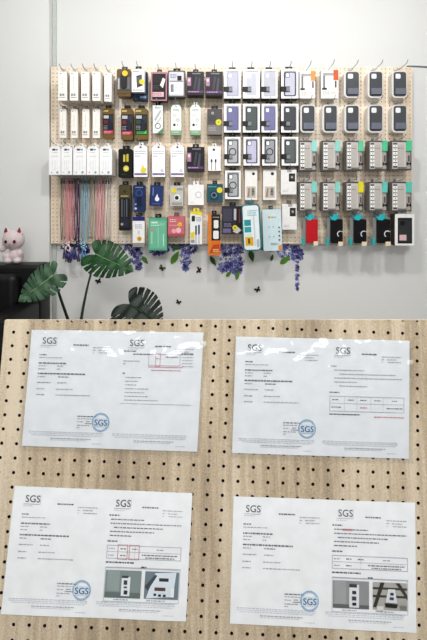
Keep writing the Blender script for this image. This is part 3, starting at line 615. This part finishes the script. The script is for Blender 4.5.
leaf_decal(236, 280, 239, 270, .012, 'small green leaf sticker hanging from the hydrangea')
leaf_decal(250, 250, 253, 262, .018, 'dark green leaf sticker under the teal case', 1)
leaf_decal(271, 261, 273, 254, .01, 'tiny green leaf sticker under the light blue box', 1)
leaf_decal(280, 264, 290, 256, .018, 'bright green leaf sticker near the violet flower string')
def butterfly(px, py, s, ang, cols, label):
    c = at(px, py, YD); mb = MB(); m1, m2 = mat(cols[0], .5), mat(cols[1], .5)
    ca, sa = math.cos(R(ang)), math.sin(R(ang))
    def q(pts): return [((x * ca - z * sa) * s, (x * sa + z * ca) * s) for x, z in pts]
    for sg in (1, -1):
        mb.prism(q([(0, .1), (sg * .5, .75), (sg * 1, .7), (sg * .85, .15), (sg * .2, -.05)]), -.0036, -.001, m1)
        mb.prism(q([(0, 0), (sg * .7, -.1), (sg * .75, -.55), (sg * .35, -.75), (0, -.2)]), -.0034, -.001, m2)
    mb.prism(q(rrect(-.07, -.5, .07, .5, .06)), -.0045, -.001, mat('#241c18', .5))
    tag(mb.build('butterfly_decal', None, c), label, 'wall sticker', 'butterfly stickers on the wall')
butterfly(98.5, 281, .019, 20, ('#1c1f1c', '#26302a'), 'small black butterfly sticker under the largest monstera leaf')
butterfly(162, 268, .021, -35, ('#5f6a2c', '#3c3a1e'), 'olive butterfly sticker in the shadow under the mint box')
butterfly(199, 270, .02, 80, ('#5a1f22', '#2e1214'), 'dark red butterfly sticker beneath the white earphone pack')
butterfly(178.5, 302, .017, -25, ('#20251f', '#343c2e'), 'black butterfly sticker alone low on the wall')
butterfly(257.5, 289.5, .02, 30, ('#1e231e', '#2e372b'), 'black butterfly sticker below the teal case')

# ------------------------------------------------------------------ black leather armchair and the toy cat on it
LEA = mat('#050506', .45)
AX = at(51.5, 300, 2.1).x
zt = at(30, 261.2, 2.1).z
ch = thing('armchair', 'black leather armchair against the white pillar', 'armchair', (AX - .33, 1.75, 0))
def cpart(name, x0, y0, z0, x1, y1, z1, bev, seg=4):
    bm = bmesh.new(); bmesh.ops.create_cube(bm, size=1)
    for v in bm.verts: v.co = ((x0 + x1) / 2 + v.co.x * (x1 - x0) - ch.location.x, (y0 + y1) / 2 + v.co.y * (y1 - y0) - ch.location.y, (z0 + z1) / 2 + v.co.z * (z1 - z0))
    bmesh.ops.bevel(bm, geom=bm.edges[:], offset=bev, segments=seg, affect='EDGES', profile=.5)
    mb = MB(); mb.bm(bm, LEA, True); return mb.build(name, ch)
cpart('backrest', AX - .66, 1.96, .3, AX, 2.1, zt, .022)
cpart('back_cushion', AX - .56, 1.89, .45, AX - .1, 1.99, zt - .04, .035)
cpart('seat', AX - .58, 1.2, .3, AX - .1, 1.93, .46, .04)
for x0 in (AX - .1, AX - .68): cpart('armrest', x0, 1.22, .14, x0 + .1, 1.97, at(40, 300, 1.95).z, .03)
cpart('seat_base', AX - .6, 1.25, .1, AX - .08, 2.0, .32, .02)
for x in (AX - .62, AX - .04):
    for y in (1.3, 2.05):
        mb = MB(); mb.tube([(x - ch.location.x, y - ch.location.y, .16), (x - ch.location.x, y - ch.location.y, 0)], [.02, .014], mat('#2a2a2c', .3, .8), 10); mb.build('leg', ch)

YC = 2.03
FUR = mat('#d6c8c8', .85); EARP = mat('#99424c', .7)
g = at(14, 262, YC); u = YC / F
zc = zt + .001
cat = thing('plush_cat', 'pale pink toy cat with dark red eyes sitting on the armchair back', 'toy cat', (g.x, YC, zc))
mb = MB()
def cb(px, py, r, sc=(1, 1, 1), dy=0): mb.ball(((px - 14) * u, dy, (262 - py) * u), r * u, FUR, 3, sc)
cb(13.5, 238.8, 10.2, (1.03, .85, 1.0)); cb(15.5, 254.5, 7.4, (1.05, .9, .98), .004); cb(3.5, 247, 3.6, (1.2, .9, 1.1), -.015)
cb(8.5, 255, 4.2, (1, .9, 1), -.015); cb(19, 259, 3.6, (1.1, 1.2, .8), -.015); cb(10.5, 259, 3.6, (1.1, 1.2, .8), -.02); cb(20.5, 252, 3.4, (.9, .9, 1.2), -.01); cb(.6, 247.5, 2.4, (1, .9, 1.3), -.018)
for ex, tilt in ((7.2, -.1), (20, .1)):
    bm = bmesh.new(); bmesh.ops.create_cone(bm, segments=14, radius1=4.0 * u, radius2=.5 * u, depth=7 * u, cap_ends=True)
    bm.transform(Matrix.Translation(((ex - 14) * u, 0, (262 - 229) * u)) @ Matrix.Rotation(tilt, 4, 'Y') @ Matrix.Diagonal((1, .6, 1, 1))); mb.bm(bm, FUR, True)
bo = mb.build('body', cat)
rm = bo.modifiers.new('weld', 'REMESH'); rm.mode = 'VOXEL'; rm.voxel_size = .0035; rm.use_smooth_shade = True
sm = bo.modifiers.new('soften', 'SMOOTH'); sm.iterations = 6; sm.factor = .5
for ex, tilt in ((7.2, -.1), (20, .1)):
    mb = MB(); mb.prism([((ex - 14 - 1.9) * u, 33 * u - .012), ((ex - 14 + 1.9) * u, 33 * u - .012), ((ex - 14 + tilt * 4) * u, 35.6 * u)], -.016, -.006, EARP); mb.build('inner_ear', cat)
for ex in (10.6, 19.0):
    mb = MB(); mb.ball(((ex - 14) * u, -8.1 * u, (262 - 239.6) * u), 1.8 * u, mat('#b4676c', .6), 2, (1, .35, 1)); e = mb.build('cheek_patch', cat)
    mb = MB(); mb.ball(((ex - 14) * u, -8.5 * u, (262 - 239.6) * u), 1.35 * u, mat('#4a1f26', .15), 2, (1, .5, 1.1)); mb.build('eye', cat)
mb = MB(); mb.ball(((14.4 - 14) * u, -8.6 * u, (262 - 242.4) * u), .7 * u, mat('#9a5a60', .4), 2, (1.2, .6, .8)); mb.build('nose', cat)
mb = MB(); mb.tube([((14.4 - 14 + q) * u, -8.7 * u, (262 - 245 + .5 * abs(q)) * u) for q in (-1.6, -.8, 0, .8, 1.6)], .0015, mat('#8a5257', .5), 5); mb.build('mouth', cat)

# ------------------------------------------------------------------ monstera plant
def leaf_mat(name, a, b):
    m = bpy.data.materials.new(name); m.use_nodes = True; nt = m.node_tree; bs = nt.nodes['Principled BSDF']; bs.inputs['Roughness'].default_value = .42; bs.inputs['Specular IOR Level'].default_value = .25
    tc = nt.nodes.new('ShaderNodeTexCoord'); n = nt.nodes.new('ShaderNodeTexNoise'); n.inputs['Scale'].default_value = 25
    r = nt.nodes.new('ShaderNodeValToRGB'); r.color_ramp.elements[0].position = .35; r.color_ramp.elements[1].position = .7
    r.color_ramp.elements[0].color = lin(a); r.color_ramp.elements[1].color = lin(b)
    nt.links.new(tc.outputs['Object'], n.inputs['Vector']); nt.links.new(n.outputs['Fac'], r.inputs['Fac']); nt.links.new(r.outputs['Color'], bs.inputs['Base Color'])
    return m
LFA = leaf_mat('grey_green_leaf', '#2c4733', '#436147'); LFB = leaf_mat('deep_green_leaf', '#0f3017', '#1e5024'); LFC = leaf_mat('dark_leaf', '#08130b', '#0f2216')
VEIN = mat('#7fa06a', .5); STEM = mat('#1f2a1d', .5)
proot = thing('monstera_plant', 'potted monstera with split green leaves beside the black armchair', 'plant', (-.66, 1.74, 0))
def margin(s):
    """one side of a heart-shaped leaf: s 0 (notch) .. 1 (tip); x along the midrib in units of the length, y half width"""
    K = [(0, .0), (-.13, .08), (-.25, .24), (-.20, .42), (.0, .53), (.22, .55), (.42, .50), (.62, .39), (.80, .24), (.93, .09), (1.0, 0)]
    f = s * (len(K) - 1); i = min(int(f), len(K) - 2); f -= i
    p0 = K[max(i - 1, 0)]; p1 = K[i]; p2 = K[i + 1]; p3 = K[min(i + 2, len(K) - 1)]
    return tuple(.5 * ((2 * b) + (c - a) * f + (2 * a - 5 * b + 4 * c - d) * f * f + (-a + 3 * b - 3 * c + d) * f ** 3) for a, b, c, d in zip(p0, p1, p2, p3))
def monstera_leaf(base, tip, wdt, nrm, m, slits, droop=.06, seed=0, fold=.12):
    base, tip = Vector(base), Vector(tip); L = (tip - base).length
    ex = (tip - base).normalized(); ez = Vector(nrm); ez = (ez - ex * ez.dot(ex)).normalized(); ey = ez.cross(ex)
    rnd = random.Random(seed)
    NS, NR = 220, 14
    mb = MB(); vs, fs = [], []
    def place(x, y, side):
        z = -droop * L * max(0, x) ** 2 - fold * abs(y) * L * abs(y) * 2 + .012 * L * math.sin(x * 22 + side)
        return base + ex * x * L + ey * (y * side * wdt) + ez * z
    for side in (1, -1):
        cuts = [(c + rnd.uniform(-.01, .01), d + rnd.uniform(-.08, .08)) for c, d in slits]
        off = len(vs)
        for i in range(NS + 1):
            s = i / NS; mx_, my = margin(s)
            rx = max(0, min(1, (s - .12) / .88)) ** 1.25 * .97      # where the matching vein leaves the midrib
            for j in range(NR + 1):
                r = j / NR
                x = rx + (mx_ - rx) * r; y = my * (r ** .92)
                vs.append(place(x, y, side))
        for i in range(NS):
            s = (i + .5) / NS
            for j in range(NR):
                r = (j + .5) / NR
                skip = False
                for c, dpt in cuts:
                    if r > dpt and abs(s - c) < .003 + .0075 * (r - dpt) / (1 - dpt): skip = True
                if skip: continue
                a = off + i * (NR + 1) + j; q = [a, a + 1, a + NR + 2, a + NR + 1]
                fs.append(q if side > 0 else q[::-1])
    mb.add(vs, fs, m, True)
    o = mb.build('leaf', proot, -proot.location)
    so = o.modifiers.new('thick', 'SOLIDIFY'); so.thickness = .0012
    mb = MB()
    mb.tube([place(x / 10 * .97, 0, 1) + ez * .0012 for x in range(11)], [.0035 - .00028 * x for x in range(11)], VEIN if m is not LFC else mat('#3c5a3c', .5), 6)
    v = mb.build('midrib', o)
    return o
SL = [(.33, .6), (.41, .45), (.48, .36), (.55, .32), (.62, .34), (.69, .38), (.76, .44), (.84, .55)]
SL2 = [(.34, .7), (.44, .62), (.54, .55), (.64, .5), (.74, .52)]
# leaf over the armchair, leaf under the lanyards, dark leaf at the bottom, and a low one
lA = monstera_leaf(at(53, 275.5, 1.60), at(17.5, 302, 1.55), .135, (.1, -.93, .3), LFA, SL, .05, 1)
lB = monstera_leaf(at(96, 254.5, 1.93), at(133, 271, 1.86), .19, (.15, -.9, .42), LFB, SL, .05, 2)
lC = monstera_leaf(at(130, 304, 1.88), at(163, 326, 1.80), .235, (.25, -.8, .55), LFC, SL, .06, 3)
lD = monstera_leaf(at(46, 322, 1.62), at(24, 322, 1.45), .12, (.05, -.5, .85), LFA, SL2, .12, 4)
crown = Vector((-.66, 1.74, .70))
def stem(name, pts, r0, r1, m=STEM):
    mb = MB(); n = len(pts); mb.tube([Vector(p) - proot.location for p in pts], [r0 + (r1 - r0) * i / (n - 1) for i in range(n)], m, 8); return mb.build(name, proot)
def curve(a, b, c, n=12): return [(1 - t) ** 2 * Vector(a) + 2 * t * (1 - t) * Vector(b) + t * t * Vector(c) for t in [i / n for i in range(n + 1)]]
stem('stalk', curve(crown, at(66, 316, 1.68), at(53.2, 275.7, 1.604)), .009, .005)
stem('stalk', curve(crown, at(77, 318, 1.8), at(96.3, 254.8, 1.932)), .009, .005)
stem('stalk', curve(crown, at(95, 330, 1.8), at(130.3, 304.3, 1.883)), .008, .005)
stem('stalk', curve(crown, at(58, 325, 1.66), at(46, 322, 1.622)), .007, .004)
stem('trunk', [crown + Vector((0, 0, .02)), (-.655, 1.745, .55), (-.66, 1.74, .36)], .018, .024, mat('#3c3a28', .7))
mb = MB()
prof = [(0, .0), (.12, .0), (.135, .02), (.165, .38), (.175, .40), (.165, .40), (.155, .37), (0, .37)]
vs, fs = [], []
for rr, z in prof:
    for k in range(28): vs.append((rr * math.cos(k * 2 * math.pi / 28), rr * math.sin(k * 2 * math.pi / 28), z))
for i in range(len(prof) - 1):
    for k in range(28): fs.append([i * 28 + k, i * 28 + (k + 1) % 28, (i + 1) * 28 + (k + 1) % 28, (i + 1) * 28 + k])
mb.add(vs, fs, mat('#d8d5cf', .4), True); mb.build('pot', proot)

# ------------------------------------------------------------------ freestanding pegboard panel with four test reports
PA, PB_ = .4977, .10336          # the panel's plane: Y = PA + PB_ * Z (top leaning back)
TILT = math.atan(PB_)
def on_panel(px, py):
    k = (py - HOR) / F; Y = (PA + EYE * PB_) / (1 + PB_ * k)
    return Vector(((px - 213.5) / F * Y, Y, EYE - k * Y))
PO = on_panel(213.5, 480)
def sw(px, py):      # in-plane coordinates (right, up) from the panel's middle
    v = on_panel(px, py) - PO
    return (v.x, v.z / math.cos(TILT))
obs = [((0, 0), (14, 332.5)), ((0, 1), (12.6, 346)), ((0, 2), (11.3, 359.5)), ((0, 4), (8.4, 386.9)), ((4, -1), (72, 321.5)), ((9, -1), (143, 323.6)),
       ((28, -1), (415.7, 332.5)), ((28, 19), (421, 626.4)), ((28, 15), (419.5, 563.3)), ((2, 20), (12.9, 623.7)), ((8, 20), (106.4, 627.5)), ((14, 20), (199.4, 631.5)), ((24, 20), (356.3, 639.5))]
Am = np.array([[i, j, 1] for (i, j), _ in obs], float); Bm = np.array([sw(*p) for _, p in obs])
AFF, *_ = np.linalg.lstsq(Am, Bm, rcond=None)
RES = Am @ AFF - Bm
print('grid fit residual mm', np.abs(RES).max() * 1000, 'pitch', AFF)
def gpos(i, j): return tuple(float(v) for v in (np.array([i, j, 1.0]) @ AFF))

stand = thing('pegboard_stand', 'freestanding oak pegboard panel with black holes in front, holding four reports', 'pegboard', (0, PO.y - PB_ * (PO.z), 0))
OAK2 = wood_material('oak_laminate', ('#9a8972', '#bfac91', '#d9cab2'), 60, 3.0, .26)
BLK = mat('#0c0b0a', .9)  # black in hole walls and sheet stands in for the holes' shade
def ploc(s, w, off=0):      # in-plane (right, up, towards the viewer) -> point relative to the stand's base
    return Vector((s, PO.y + w * math.sin(TILT) - off * math.cos(TILT), PO.z + w * math.cos(TILT) + off * math.sin(TILT))) - stand.location
mbt = MB()
cells(mbt, range(-1, 34), range(-2, 28), gpos, .0028, 16, .006, OAK2, BLK)
me = bpy.data.meshes.new('t'); me.from_pydata(mbt.v, [], mbt.f); me.polygons.foreach_set('material_index', mbt.m)
bm = bmesh.new(); bm.from_mesh(me); bpy.data.meshes.remove(me)
stop = sw(213.5, 320.2)[1]
e0, e1 = Vector((*sw(4.2, 324), 0)), Vector((*sw(1.0, 362.5), 0))
def cut(co, no):
    bmesh.ops.bisect_plane(bm, geom=bm.verts[:] + bm.edges[:] + bm.faces[:], dist=1e-6, plane_co=co, plane_no=no, clear_outer=True)
cut((0, 0, stop), (0, 0, 1))
ed = (e1 - e0).normalized(); nl = Vector((ed.y, 0, -ed.x)); nl = nl if nl.x < 0 else -nl
cut((e0.x, 0, e0.y), nl)
cut((.46, 0, 0), (1, 0, 0)); cut((0, 0, -.36), (0, 0, -1))
mb = MB(); mi = [f.material_index for f in bm.faces]
vs = [ploc(v.co.x, v.co.z, -v.co.y) for v in bm.verts]; bm.verts.index_update()
for f in bm.faces: mb.f.append(tuple(v.index for v in f.verts)); mb.m.append(f.material_index); mb.sm.append(False)
mb.v = [tuple(v) for v in vs]; mb.mats = [OAK2, BLK]
def slab(mb, s0, w0, s1, w1, o0, o1, m):      # thin block lying in the panel's plane
    c = [ploc(s, w, o) for o in (o0, o1) for s, w in ((s0, w0), (s1, w0), (s1, w1), (s0, w1))]
    mb.add(c, [(0, 1, 2, 3), (7, 6, 5, 4), (0, 4, 5, 1), (1, 5, 6, 2), (2, 6, 7, 3), (3, 7, 4, 0)], m)
eL = lambda w: e0.x + (w - e0.y) * (ed.x / ed.y)
slab(mb, eL(stop), stop - .0005, .46, stop, -.0060, 0, OAK2)
p0, p1 = (eL(stop), stop), (eL(-.36), -.36)
c = [ploc(s + d, w, o) for o in (0, -.006) for (s, w), d in ((p0, 0), (p1, 0), (p1, .0006), (p0, .0006))]
mb.add(c, [(0, 1, 2, 3), (7, 6, 5, 4), (0, 4, 5, 1), (1, 5, 6, 2), (2, 6, 7, 3), (3, 7, 4, 0)], mat('#dccbb2', .5))
mb.build('board', stand); bm.free()
mb = MB(); slab(mb, -.40, -.35, .455, stop - .006, -.012, -.009, BLK)  # black sheet added behind the board so the holes read as dark shade
mb.build('hole_shade_sheet', stand)
PST = mat('#2b2b2d', .4, .6)
for s in (-.34, .42):
    mb = MB(); slab(mb, s, -.62, s + .03, stop - .03, -.034, -.0125, PST); mb.build('post', stand)
    b = ploc(s + .015, -.62, -.022)
    mb = MB(); mb.box(b.x - .02, b.y - .22, 0, b.x + .02, b.y + .22, .03, PST, .004); mb.build('foot', stand)
    mb = MB(); mb.tube([(b.x, b.y, .015), (b.x, b.y, b.z + .01)], .016, PST, 10); mb.build('upright', stand)

# --- the reports
PAPER = mat('#f0f2f4', .45); INK = '#7a7c81'
GREY1, GREY2 = '#a9acb2', '#cbced4'
def report(q, label, right, sleeve, logo, seed, gl=1.0):
    random.seed(seed)
    TLc, TRc, BLc, BRc = [Vector(sw(*p)) for p in q]
    cen = (TLc + TRc + BLc + BRc) / 4
    root = thing('test_report', label, 'document', stand.location + ploc(cen.x, cen.y, .0002), 'test reports on the front pegboard')
    ro = root.location - stand.location
    def D(u, v, off=0):
        p = (TLc * (1 - u) + TRc * u) * (1 - v) + (BLc * (1 - u) + BRc * u) * v
        return ploc(p.x, p.y, off) - ro
    asp = (TRc - TLc).length / (BLc - TLc).length
    # sheet
    mb = MB(); nu, nv = 24, 16; vs, fs = [], []
    for off in (.0012, .0004):
        for j in range(nv + 1):
            for i in range(nu + 1):
                u_, v_ = i / nu, j / nv
                vs.append(D(u_, v_, off + .0006 * math.sin(u_ * 5 + seed) ** 2 * math.sin(v_ * 4 + seed) ** 2))
    n1 = (nu + 1) * (nv + 1)
    for j in range(nv):
        for i in range(nu):
            a = j * (nu + 1) + i; f = [a, a + nu + 1, a + nu + 2, a + 1]; fs.append(f); fs.append([n1 + t for t in f[::-1]])
    mb.add(vs, fs, PAPER, True); mb.build('sheet', root)
    def quad(mb, u0, v0, u1, v1, c, off=.0022):
        m = mat(c, .6) if isinstance(c, str) else c
        mb.add([D(u0, v1, off), D(u1, v1, off), D(u1, v0, off), D(u0, v0, off)], [(0, 1, 2, 3)], m)
    def words(mb, u0, u1, v, th, c):
        u = u0
        while u < u1 - .002:
            du = min(random.uniform(.006, .022), u1 - u); quad(mb, u, v - th * .36, u + du, v + th * .36, c); u += du + .004
    def word(mb, s, u, v, hgt, c, off=.0023, squeeze=1.0, cen_=False):
        vs, fs = text_geo(s); sc = hgt / .7
        wd = max(x for x, z in vs) * sc / asp * squeeze
        u -= wd / 2 if cen_ else 0
        mb.add([D(u + x * sc / asp * squeeze, v - z * sc, off) for x, z in vs], fs, mat(c, .6))
        return wd
    mb = MB()
    for k, ub in enumerate((0.0, .475)):
        lu, lv = (.068, .118) if k == 0 else (.10, .125)
        wd = word(mb, 'SGS', ub + lu, lv, .056, '#5c5d61', squeeze=1.0)
        quad(mb, ub + lu - .008, lv + .014, ub + lu + wd, lv + .0175, GREY1); quad(mb, ub + lu + wd + .002, lv - .06, ub + lu + wd + .0032, lv + .0175, GREY1)
        words(mb, ub + lu - .008, ub + lu + .05, lv + .03, .007, GREY2)
        words(mb, ub + .25, ub + .34, .125, .013, '#6b6d72')
        words(mb, ub + .365, ub + .475, .145, .008, GREY1); words(mb, ub + .365, ub + .38, .168, .008, GREY1); words(mb, ub + .395, ub + .45, .168, .008, GREY1)
        words(mb, ub + .365, ub + .375, .19, .008, GREY2); words(mb, ub + .4, ub + .475, .19, .008, GREY1)
        words(mb, ub + .035, ub + .46, .872, .009, GREY2); words(mb, ub + .035, ub + .46, .886, .008, '#d0d3d8'); words(mb, ub + .05, ub + .45, .9, .008, '#d0d3d8')
        words(mb, ub + .16, ub + .39, .925, .009, GREY1); words(mb, ub + .16, ub + .37, .938, .006, GREY2); words(mb, ub + .4, ub + .455, .96, .006, GREY2)
    for u0, u1, v, th, c in ((.058, .10, .215, .012, INK), (.058, .19, .24, .008, GREY1), (.058, .22, .288, .015, INK), (.058, .105, .312, .009, GREY1), (.165, .205, .312, .009, GREY1), (.058, .10, .338, .009, GREY1), (.165, .185, .338, .009, GREY1),
                             (.058, .33, .378, .015, '#74767c'), (.058, .1, .405, .01, GREY1), (.175, .235, .405, .01, '#7a7c82'), (.058, .135, .455, .01, GREY1), (.175, .225, .455, .01, GREY1), (.058, .105, .51, .01, GREY1), (.17, .265, .51, .009, GREY1), (.058, .105, .56, .01, GREY1), (.17, .37, .56, .009, GREY1)):
        words(mb, u0, u1, v, th, c)
    # signature block beside the stamp
    sx, sy = logo
    words(mb, sx - .135, sx - .03, sy - .045, .009, '#55585f'); words(mb, sx - .135, sx - .05, sy - .025, .007, GREY1); words(mb, sx - .135, sx - .1, sy, .007, GREY1)
    words(mb, sx - .135, sx - .06, sy + .03, .008, GREY1); words(mb, sx - .135, sx - .115, sy + .05, .007, GREY1)
    quad(mb, sx - .09, sy + .012, sx - .05, sy + .016, '#6d6f78'); quad(mb, sx - .085, sy - .005, sx - .06, sy - .001, '#7d7f88')
    RED, LNc = '#d99aa0', '#bfc2c8'
    def frame(u0, v0, u1, v1, c, t=.004):
        for a in ((u0, v0, u1, v0 + t), (u0, v1 - t, u1, v1), (u0, v0, u0 + t / asp * 1.2, v1), (u1 - t / asp * 1.2, v0, u1, v1)): quad(mb, *a, c, .0023)
    right(mb, quad, words, frame, RED, LNc)
    mb.build('print', root)
    # round blue stamp
    mb = MB(); BLU, BL2 = '#8fb2d0', '#41608c'
    def ring(r, ri, c, off=.0024, n=36):
        vs, fs = [], []
        for k in range(n):
            a = 2 * math.pi * k / n
            for rr in (ri, r): vs.append(D(sx + rr * math.cos(a), sy + rr * asp * math.sin(a), off))
        for k in range(n):
            k2 = (k + 1) % n; fs.append((2 * k + 1, 2 * k, 2 * k2, 2 * k2 + 1))
        mb.add(vs, fs, mat(c, .6))
    ring(.050, .0465, BLU); ring(.043, .0405, '#b3cbe0')
    for k in range(30):
        a = 2 * math.pi * k / 30; uu, vv = sx + .0448 * math.cos(a), sy + .0448 * asp * math.sin(a)
        quad(mb, uu - .0022, vv - .005, uu + .0022, vv + .005, '#a9c4dc', .0026)
    quad(mb, sx - .041, sy - .034, sx + .041, sy + .036, '#d9e6f0', .0027)
    word(mb, 'SGS', sx, sy + .026, .05, BL2, .0029, 1.0, True)
    word(mb, 'SGS', sx + .0012, sy + .026, .05, BL2, .00295, 1.0, True)
    mb.build('stamp', root)
    return root, D, asp

def photo(root, D, u0, v0, u1, v1, shapes_, lab):
    mb = MB()
    for k, (poly, c) in enumerate(shapes_):
        mb.add([D(u0 + (u1 - u0) * a, v0 + (v1 - v0) * b, .0023 + .0002 * k) for a, b in poly], [tuple(range(len(poly)))[::-1]], mat(c, .5))
    o = mb.build('photo', root); o['label'] = lab; return o
def rc(a, b, c, d): return [(a, b), (c, b), (c, d), (a, d)]

def right1(mb, quad, words, frame, RED, LN):
    words(mb, .545, .62, .17, .012, INK); words(mb, .60, .70, .195, .011, '#55575d'); words(mb, .88, .95, .185, .012, '#55575d')
    words(mb, .545, .64, .255, .009, GREY1); words(mb, .545, .56, .28, .009, GREY1)
    frame(.69, .19, .875, .29, LN); frame(.73, .185, .76, .30, RED); quad(mb, .69, .33 - .03, .89, .305, RED)
    words(mb, .71, .88, .33, .009, '#c9868b'); words(mb, .735, .755, .23, .009, GREY1); words(mb, .79, .86, .215, .01, '#6d6f75')
    for q in range(4): words(mb, .885, .95, .215 + q * .026, .007, GREY1)
    words(mb, .545, .56, .36, .012, INK)
    for q, e in enumerate((.66, .64, .63, .7, .68, .7, .76)): words(mb, .565, e, .395 + q * .032, .008, GREY1)
    quad(mb, .545, .615, .95, .6185, LN)
def right2(mb, quad, words, frame, RED, LN):
    words(mb, .545, .58, .235, .012, INK)
    for q, (a, b) in enumerate(((.57, .74), (.6, .92), (.57, .96), (.57, .7), (.6, .76))): words(mb, a, b, .268 + q * .034, .009, GREY1)
    words(mb, .545, .6, .46, .012, INK); frame(.545, .49, .97, .62, LN)
    quad(mb, .545, .55, .97, .553, LN)
    for u in (.63, .70, .78, .85): quad(mb, u, .49, u + .0012, .62, LN)
    for u in (.56, .65, .72, .80, .9): words(mb, u, u + .035, .522, .009, '#7a7c82')
    words(mb, .555, .61, .585, .01, '#7a7c82'); words(mb, .72, .76, .585, .01, '#c98086'); words(mb, .87, .96, .585, .01, '#7a7c82')
    words(mb, .545, .72, .645, .012, '#62646a'); words(mb, .8, .97, .66, .011, '#c98086')
def rightp(redtable):
    def fn(mb, quad, words, frame, RED, LN):
        words(mb, .545, .60, .195, .013, INK)
        for q, (a, b) in enumerate(((.555, .74), (.555, .95), (.575, .85), (.555, .8), (.555, .68))): words(mb, a, b, .228 + q * .032, .01, '#7f8188')
        words(mb, .545, .6, .40, .013, INK); frame(.545, .43, .955, .535, LN); quad(mb, .545, .48, .955, .483, LN)
        quad(mb, .70, .43, .7012, .535, LN)
        if redtable: frame(.605, .425, .66, .54, '#cc848d', .004); frame(.668, .425, .725, .54, '#cc848d', .004)
        else: quad(mb, .60, .222, .655, .238, '#d9a3a8', .0021)
        words(mb, .555, .59, .458, .009, GREY1); words(mb, .62, .65, .458, .01, '#7f8188'); words(mb, .685, .715, .458, .01, '#7f8188'); words(mb, .82, .86, .458, .009, GREY1)
        words(mb, .555, .585, .51, .009, GREY1); words(mb, .62, .65, .51, .01, '#7f8188'); words(mb, .74, .94, .502, .01, '#74767c'); words(mb, .76, .92, .522, .009, '#74767c')
        words(mb, .545, .7, .565, .013, '#55575d'); quad(mb, .545, .60, .96, .603, LN); words(mb, .74, .77, .597, .016, '#55575d')
        frame(.545, .605, .955, .885 - .02, LN, .003)
        words(mb, .60, .68, .85, .009, GREY1); words(mb, .78, .88, .85, .009, GREY1)
    return fn

q1 = ((32.2, 329.6), (203.6, 332.4), (22.2, 445.4), (197.2, 451.4))
q2 = ((236, 336.4), (409.2, 340.6), (232, 452.6), (408.4, 458.4))
q3 = ((15.2, 485.7), (192.4, 492.9), (1.3, 613.4), (186, 620.6))
q4 = ((233.6, 495.8), (414.7, 502.5), (229.8, 622.6), (416, 632.2))
r1, D1, a1 = report(q1, 'sleeved test report with red marked table, upper left of the front panel', right1, True, (.44, .78), 11)
r2, D2, a2 = report(q2, 'sleeved test report with ruled five-column table, upper right, no photos', right2, True, (.42, .775), 12)
r3, D3, a3 = report(q3, 'test report with two photos and two red table boxes, lower left', rightp(True), False, (.425, .79), 13)
r4, D4, a4 = report(q4, 'test report with two photos and a plain table, lower right', rightp(False), False, (.425, .795), 14)
photo(r3, D3, .55, .625, .745, .835, [(rc(0, 0, 1, 1), '#8f9c9a'), (rc(0, .8, 1, 1), '#74807e'), (rc(.05, 0, .4, .75), '#9eaaa8'), (rc(.46, .22, .7, .92), '#e6eaee'), (rc(.46, .18, .64, .26), '#4c5456'), (rc(.52, .34, .62, .5), '#4c5357'), (rc(.53, .56, .62, .62), '#5c6368'), (rc(.54, .7, .64, .84), '#3c4448')], 'printed photo of a slim white box on grey')
photo(r3, D3, .765, .625, .95, .835, [(rc(0, 0, 1, 1), '#7f8d95'), ([(.3, .05), (.92, .0), (.85, .9), (.06, .98)], '#dfe6ee'), ([(.0, .55), (.3, .1), (.36, .14), (.1, .7)], '#525c62'), (rc(.42, .22, .7, .34), '#3f464c'), (rc(.3, .56, .62, .68), '#6a5450'), (rc(.28, .78, .36, .86), '#343b45'), (rc(.42, .8, .5, .88), '#343b45'), (rc(.56, .8, .64, .88), '#343b45'), (rc(.78, .55, .88, .88), '#eef1f4')], 'printed photo of a tilted white pack close up')
photo(r4, D4, .55, .625, .745, .835, [(rc(0, 0, 1, 1), '#9c9f9f'), (rc(0, .86, 1, 1), '#6f7373'), (rc(.04, 0, .36, .84), '#a9acac'), (rc(.45, .12, .72, .95), '#e2e5e8'), (rc(.45, .1, .66, .22), '#4c4f51'), (rc(.53, .34, .64, .46), '#3f4346'), (rc(.52, .54, .64, .68), '#50555a'), (rc(.53, .76, .64, .86), '#33373a')], 'printed photo of a slim white pack standing on grey')
photo(r4, D4, .765, .625, .95, .835, [(rc(0, 0, 1, 1), '#b5b3ae'), (rc(0, .18, 1, .26), '#55524d'), (rc(0, .46, 1, .54), '#4b4944'), ([(.0, .9), (.22, .0), (.34, .0), (.1, .9)], '#45423e'), ([(.66, .0), (.78, .0), (1, .42), (1, .6)], '#4f4b46'), ([(.36, .7), (.44, .22), (.64, .22), (.7, .72)], '#dde0e3'), (rc(.5, .34, .6, .44), '#3f4448'), (rc(.48, .5, .6, .6), '#555a60'), ([(.34, .72), (.72, .74), (.68, .88), (.36, .86)], '#2f2d2c'), (rc(.1, .82, .3, .98), '#dcdad6'), (rc(.78, .78, .97, .92), '#8a8782')], 'printed photo of a white pack on a dark lattice')

# --- crinkled clear sleeves over the two upper reports
from mathutils import noise as mnoise
def sleeve(root, D, seed, amp=.0034):
    mb = MB(); nu, nv = 110, 72; vs, fs = [], []
    for j in range(nv + 1):
        for i in range(nu + 1):
            u_, v_ = -.012 + 1.03 * i / nu, -.012 + 1.04 * j / nv
            k = max(0.0, 1 - v_ / .42) + .04
            nz = mnoise.noise(Vector((u_ * 8 + seed, v_ * 9 + u_ * 3, seed * 1.7))) + .4 * mnoise.noise(Vector((u_ * 20, v_ * 17 + seed, 3)))
            vs.append(D(u_, v_, .0046 + amp * k * nz))
    for j in range(nv):
        for i in range(nu):
            a = j * (nu + 1) + i; fs.append([a, a + nu + 1, a + nu + 2, a + 1])
    mb.add(vs, fs, SLEEVE, True); o = mb.build('sleeve', root); o['label'] = 'clear crinkled plastic sleeve'; return o
sleeve(r1, D1, 2.3); sleeve(r2, D2, 5.1)
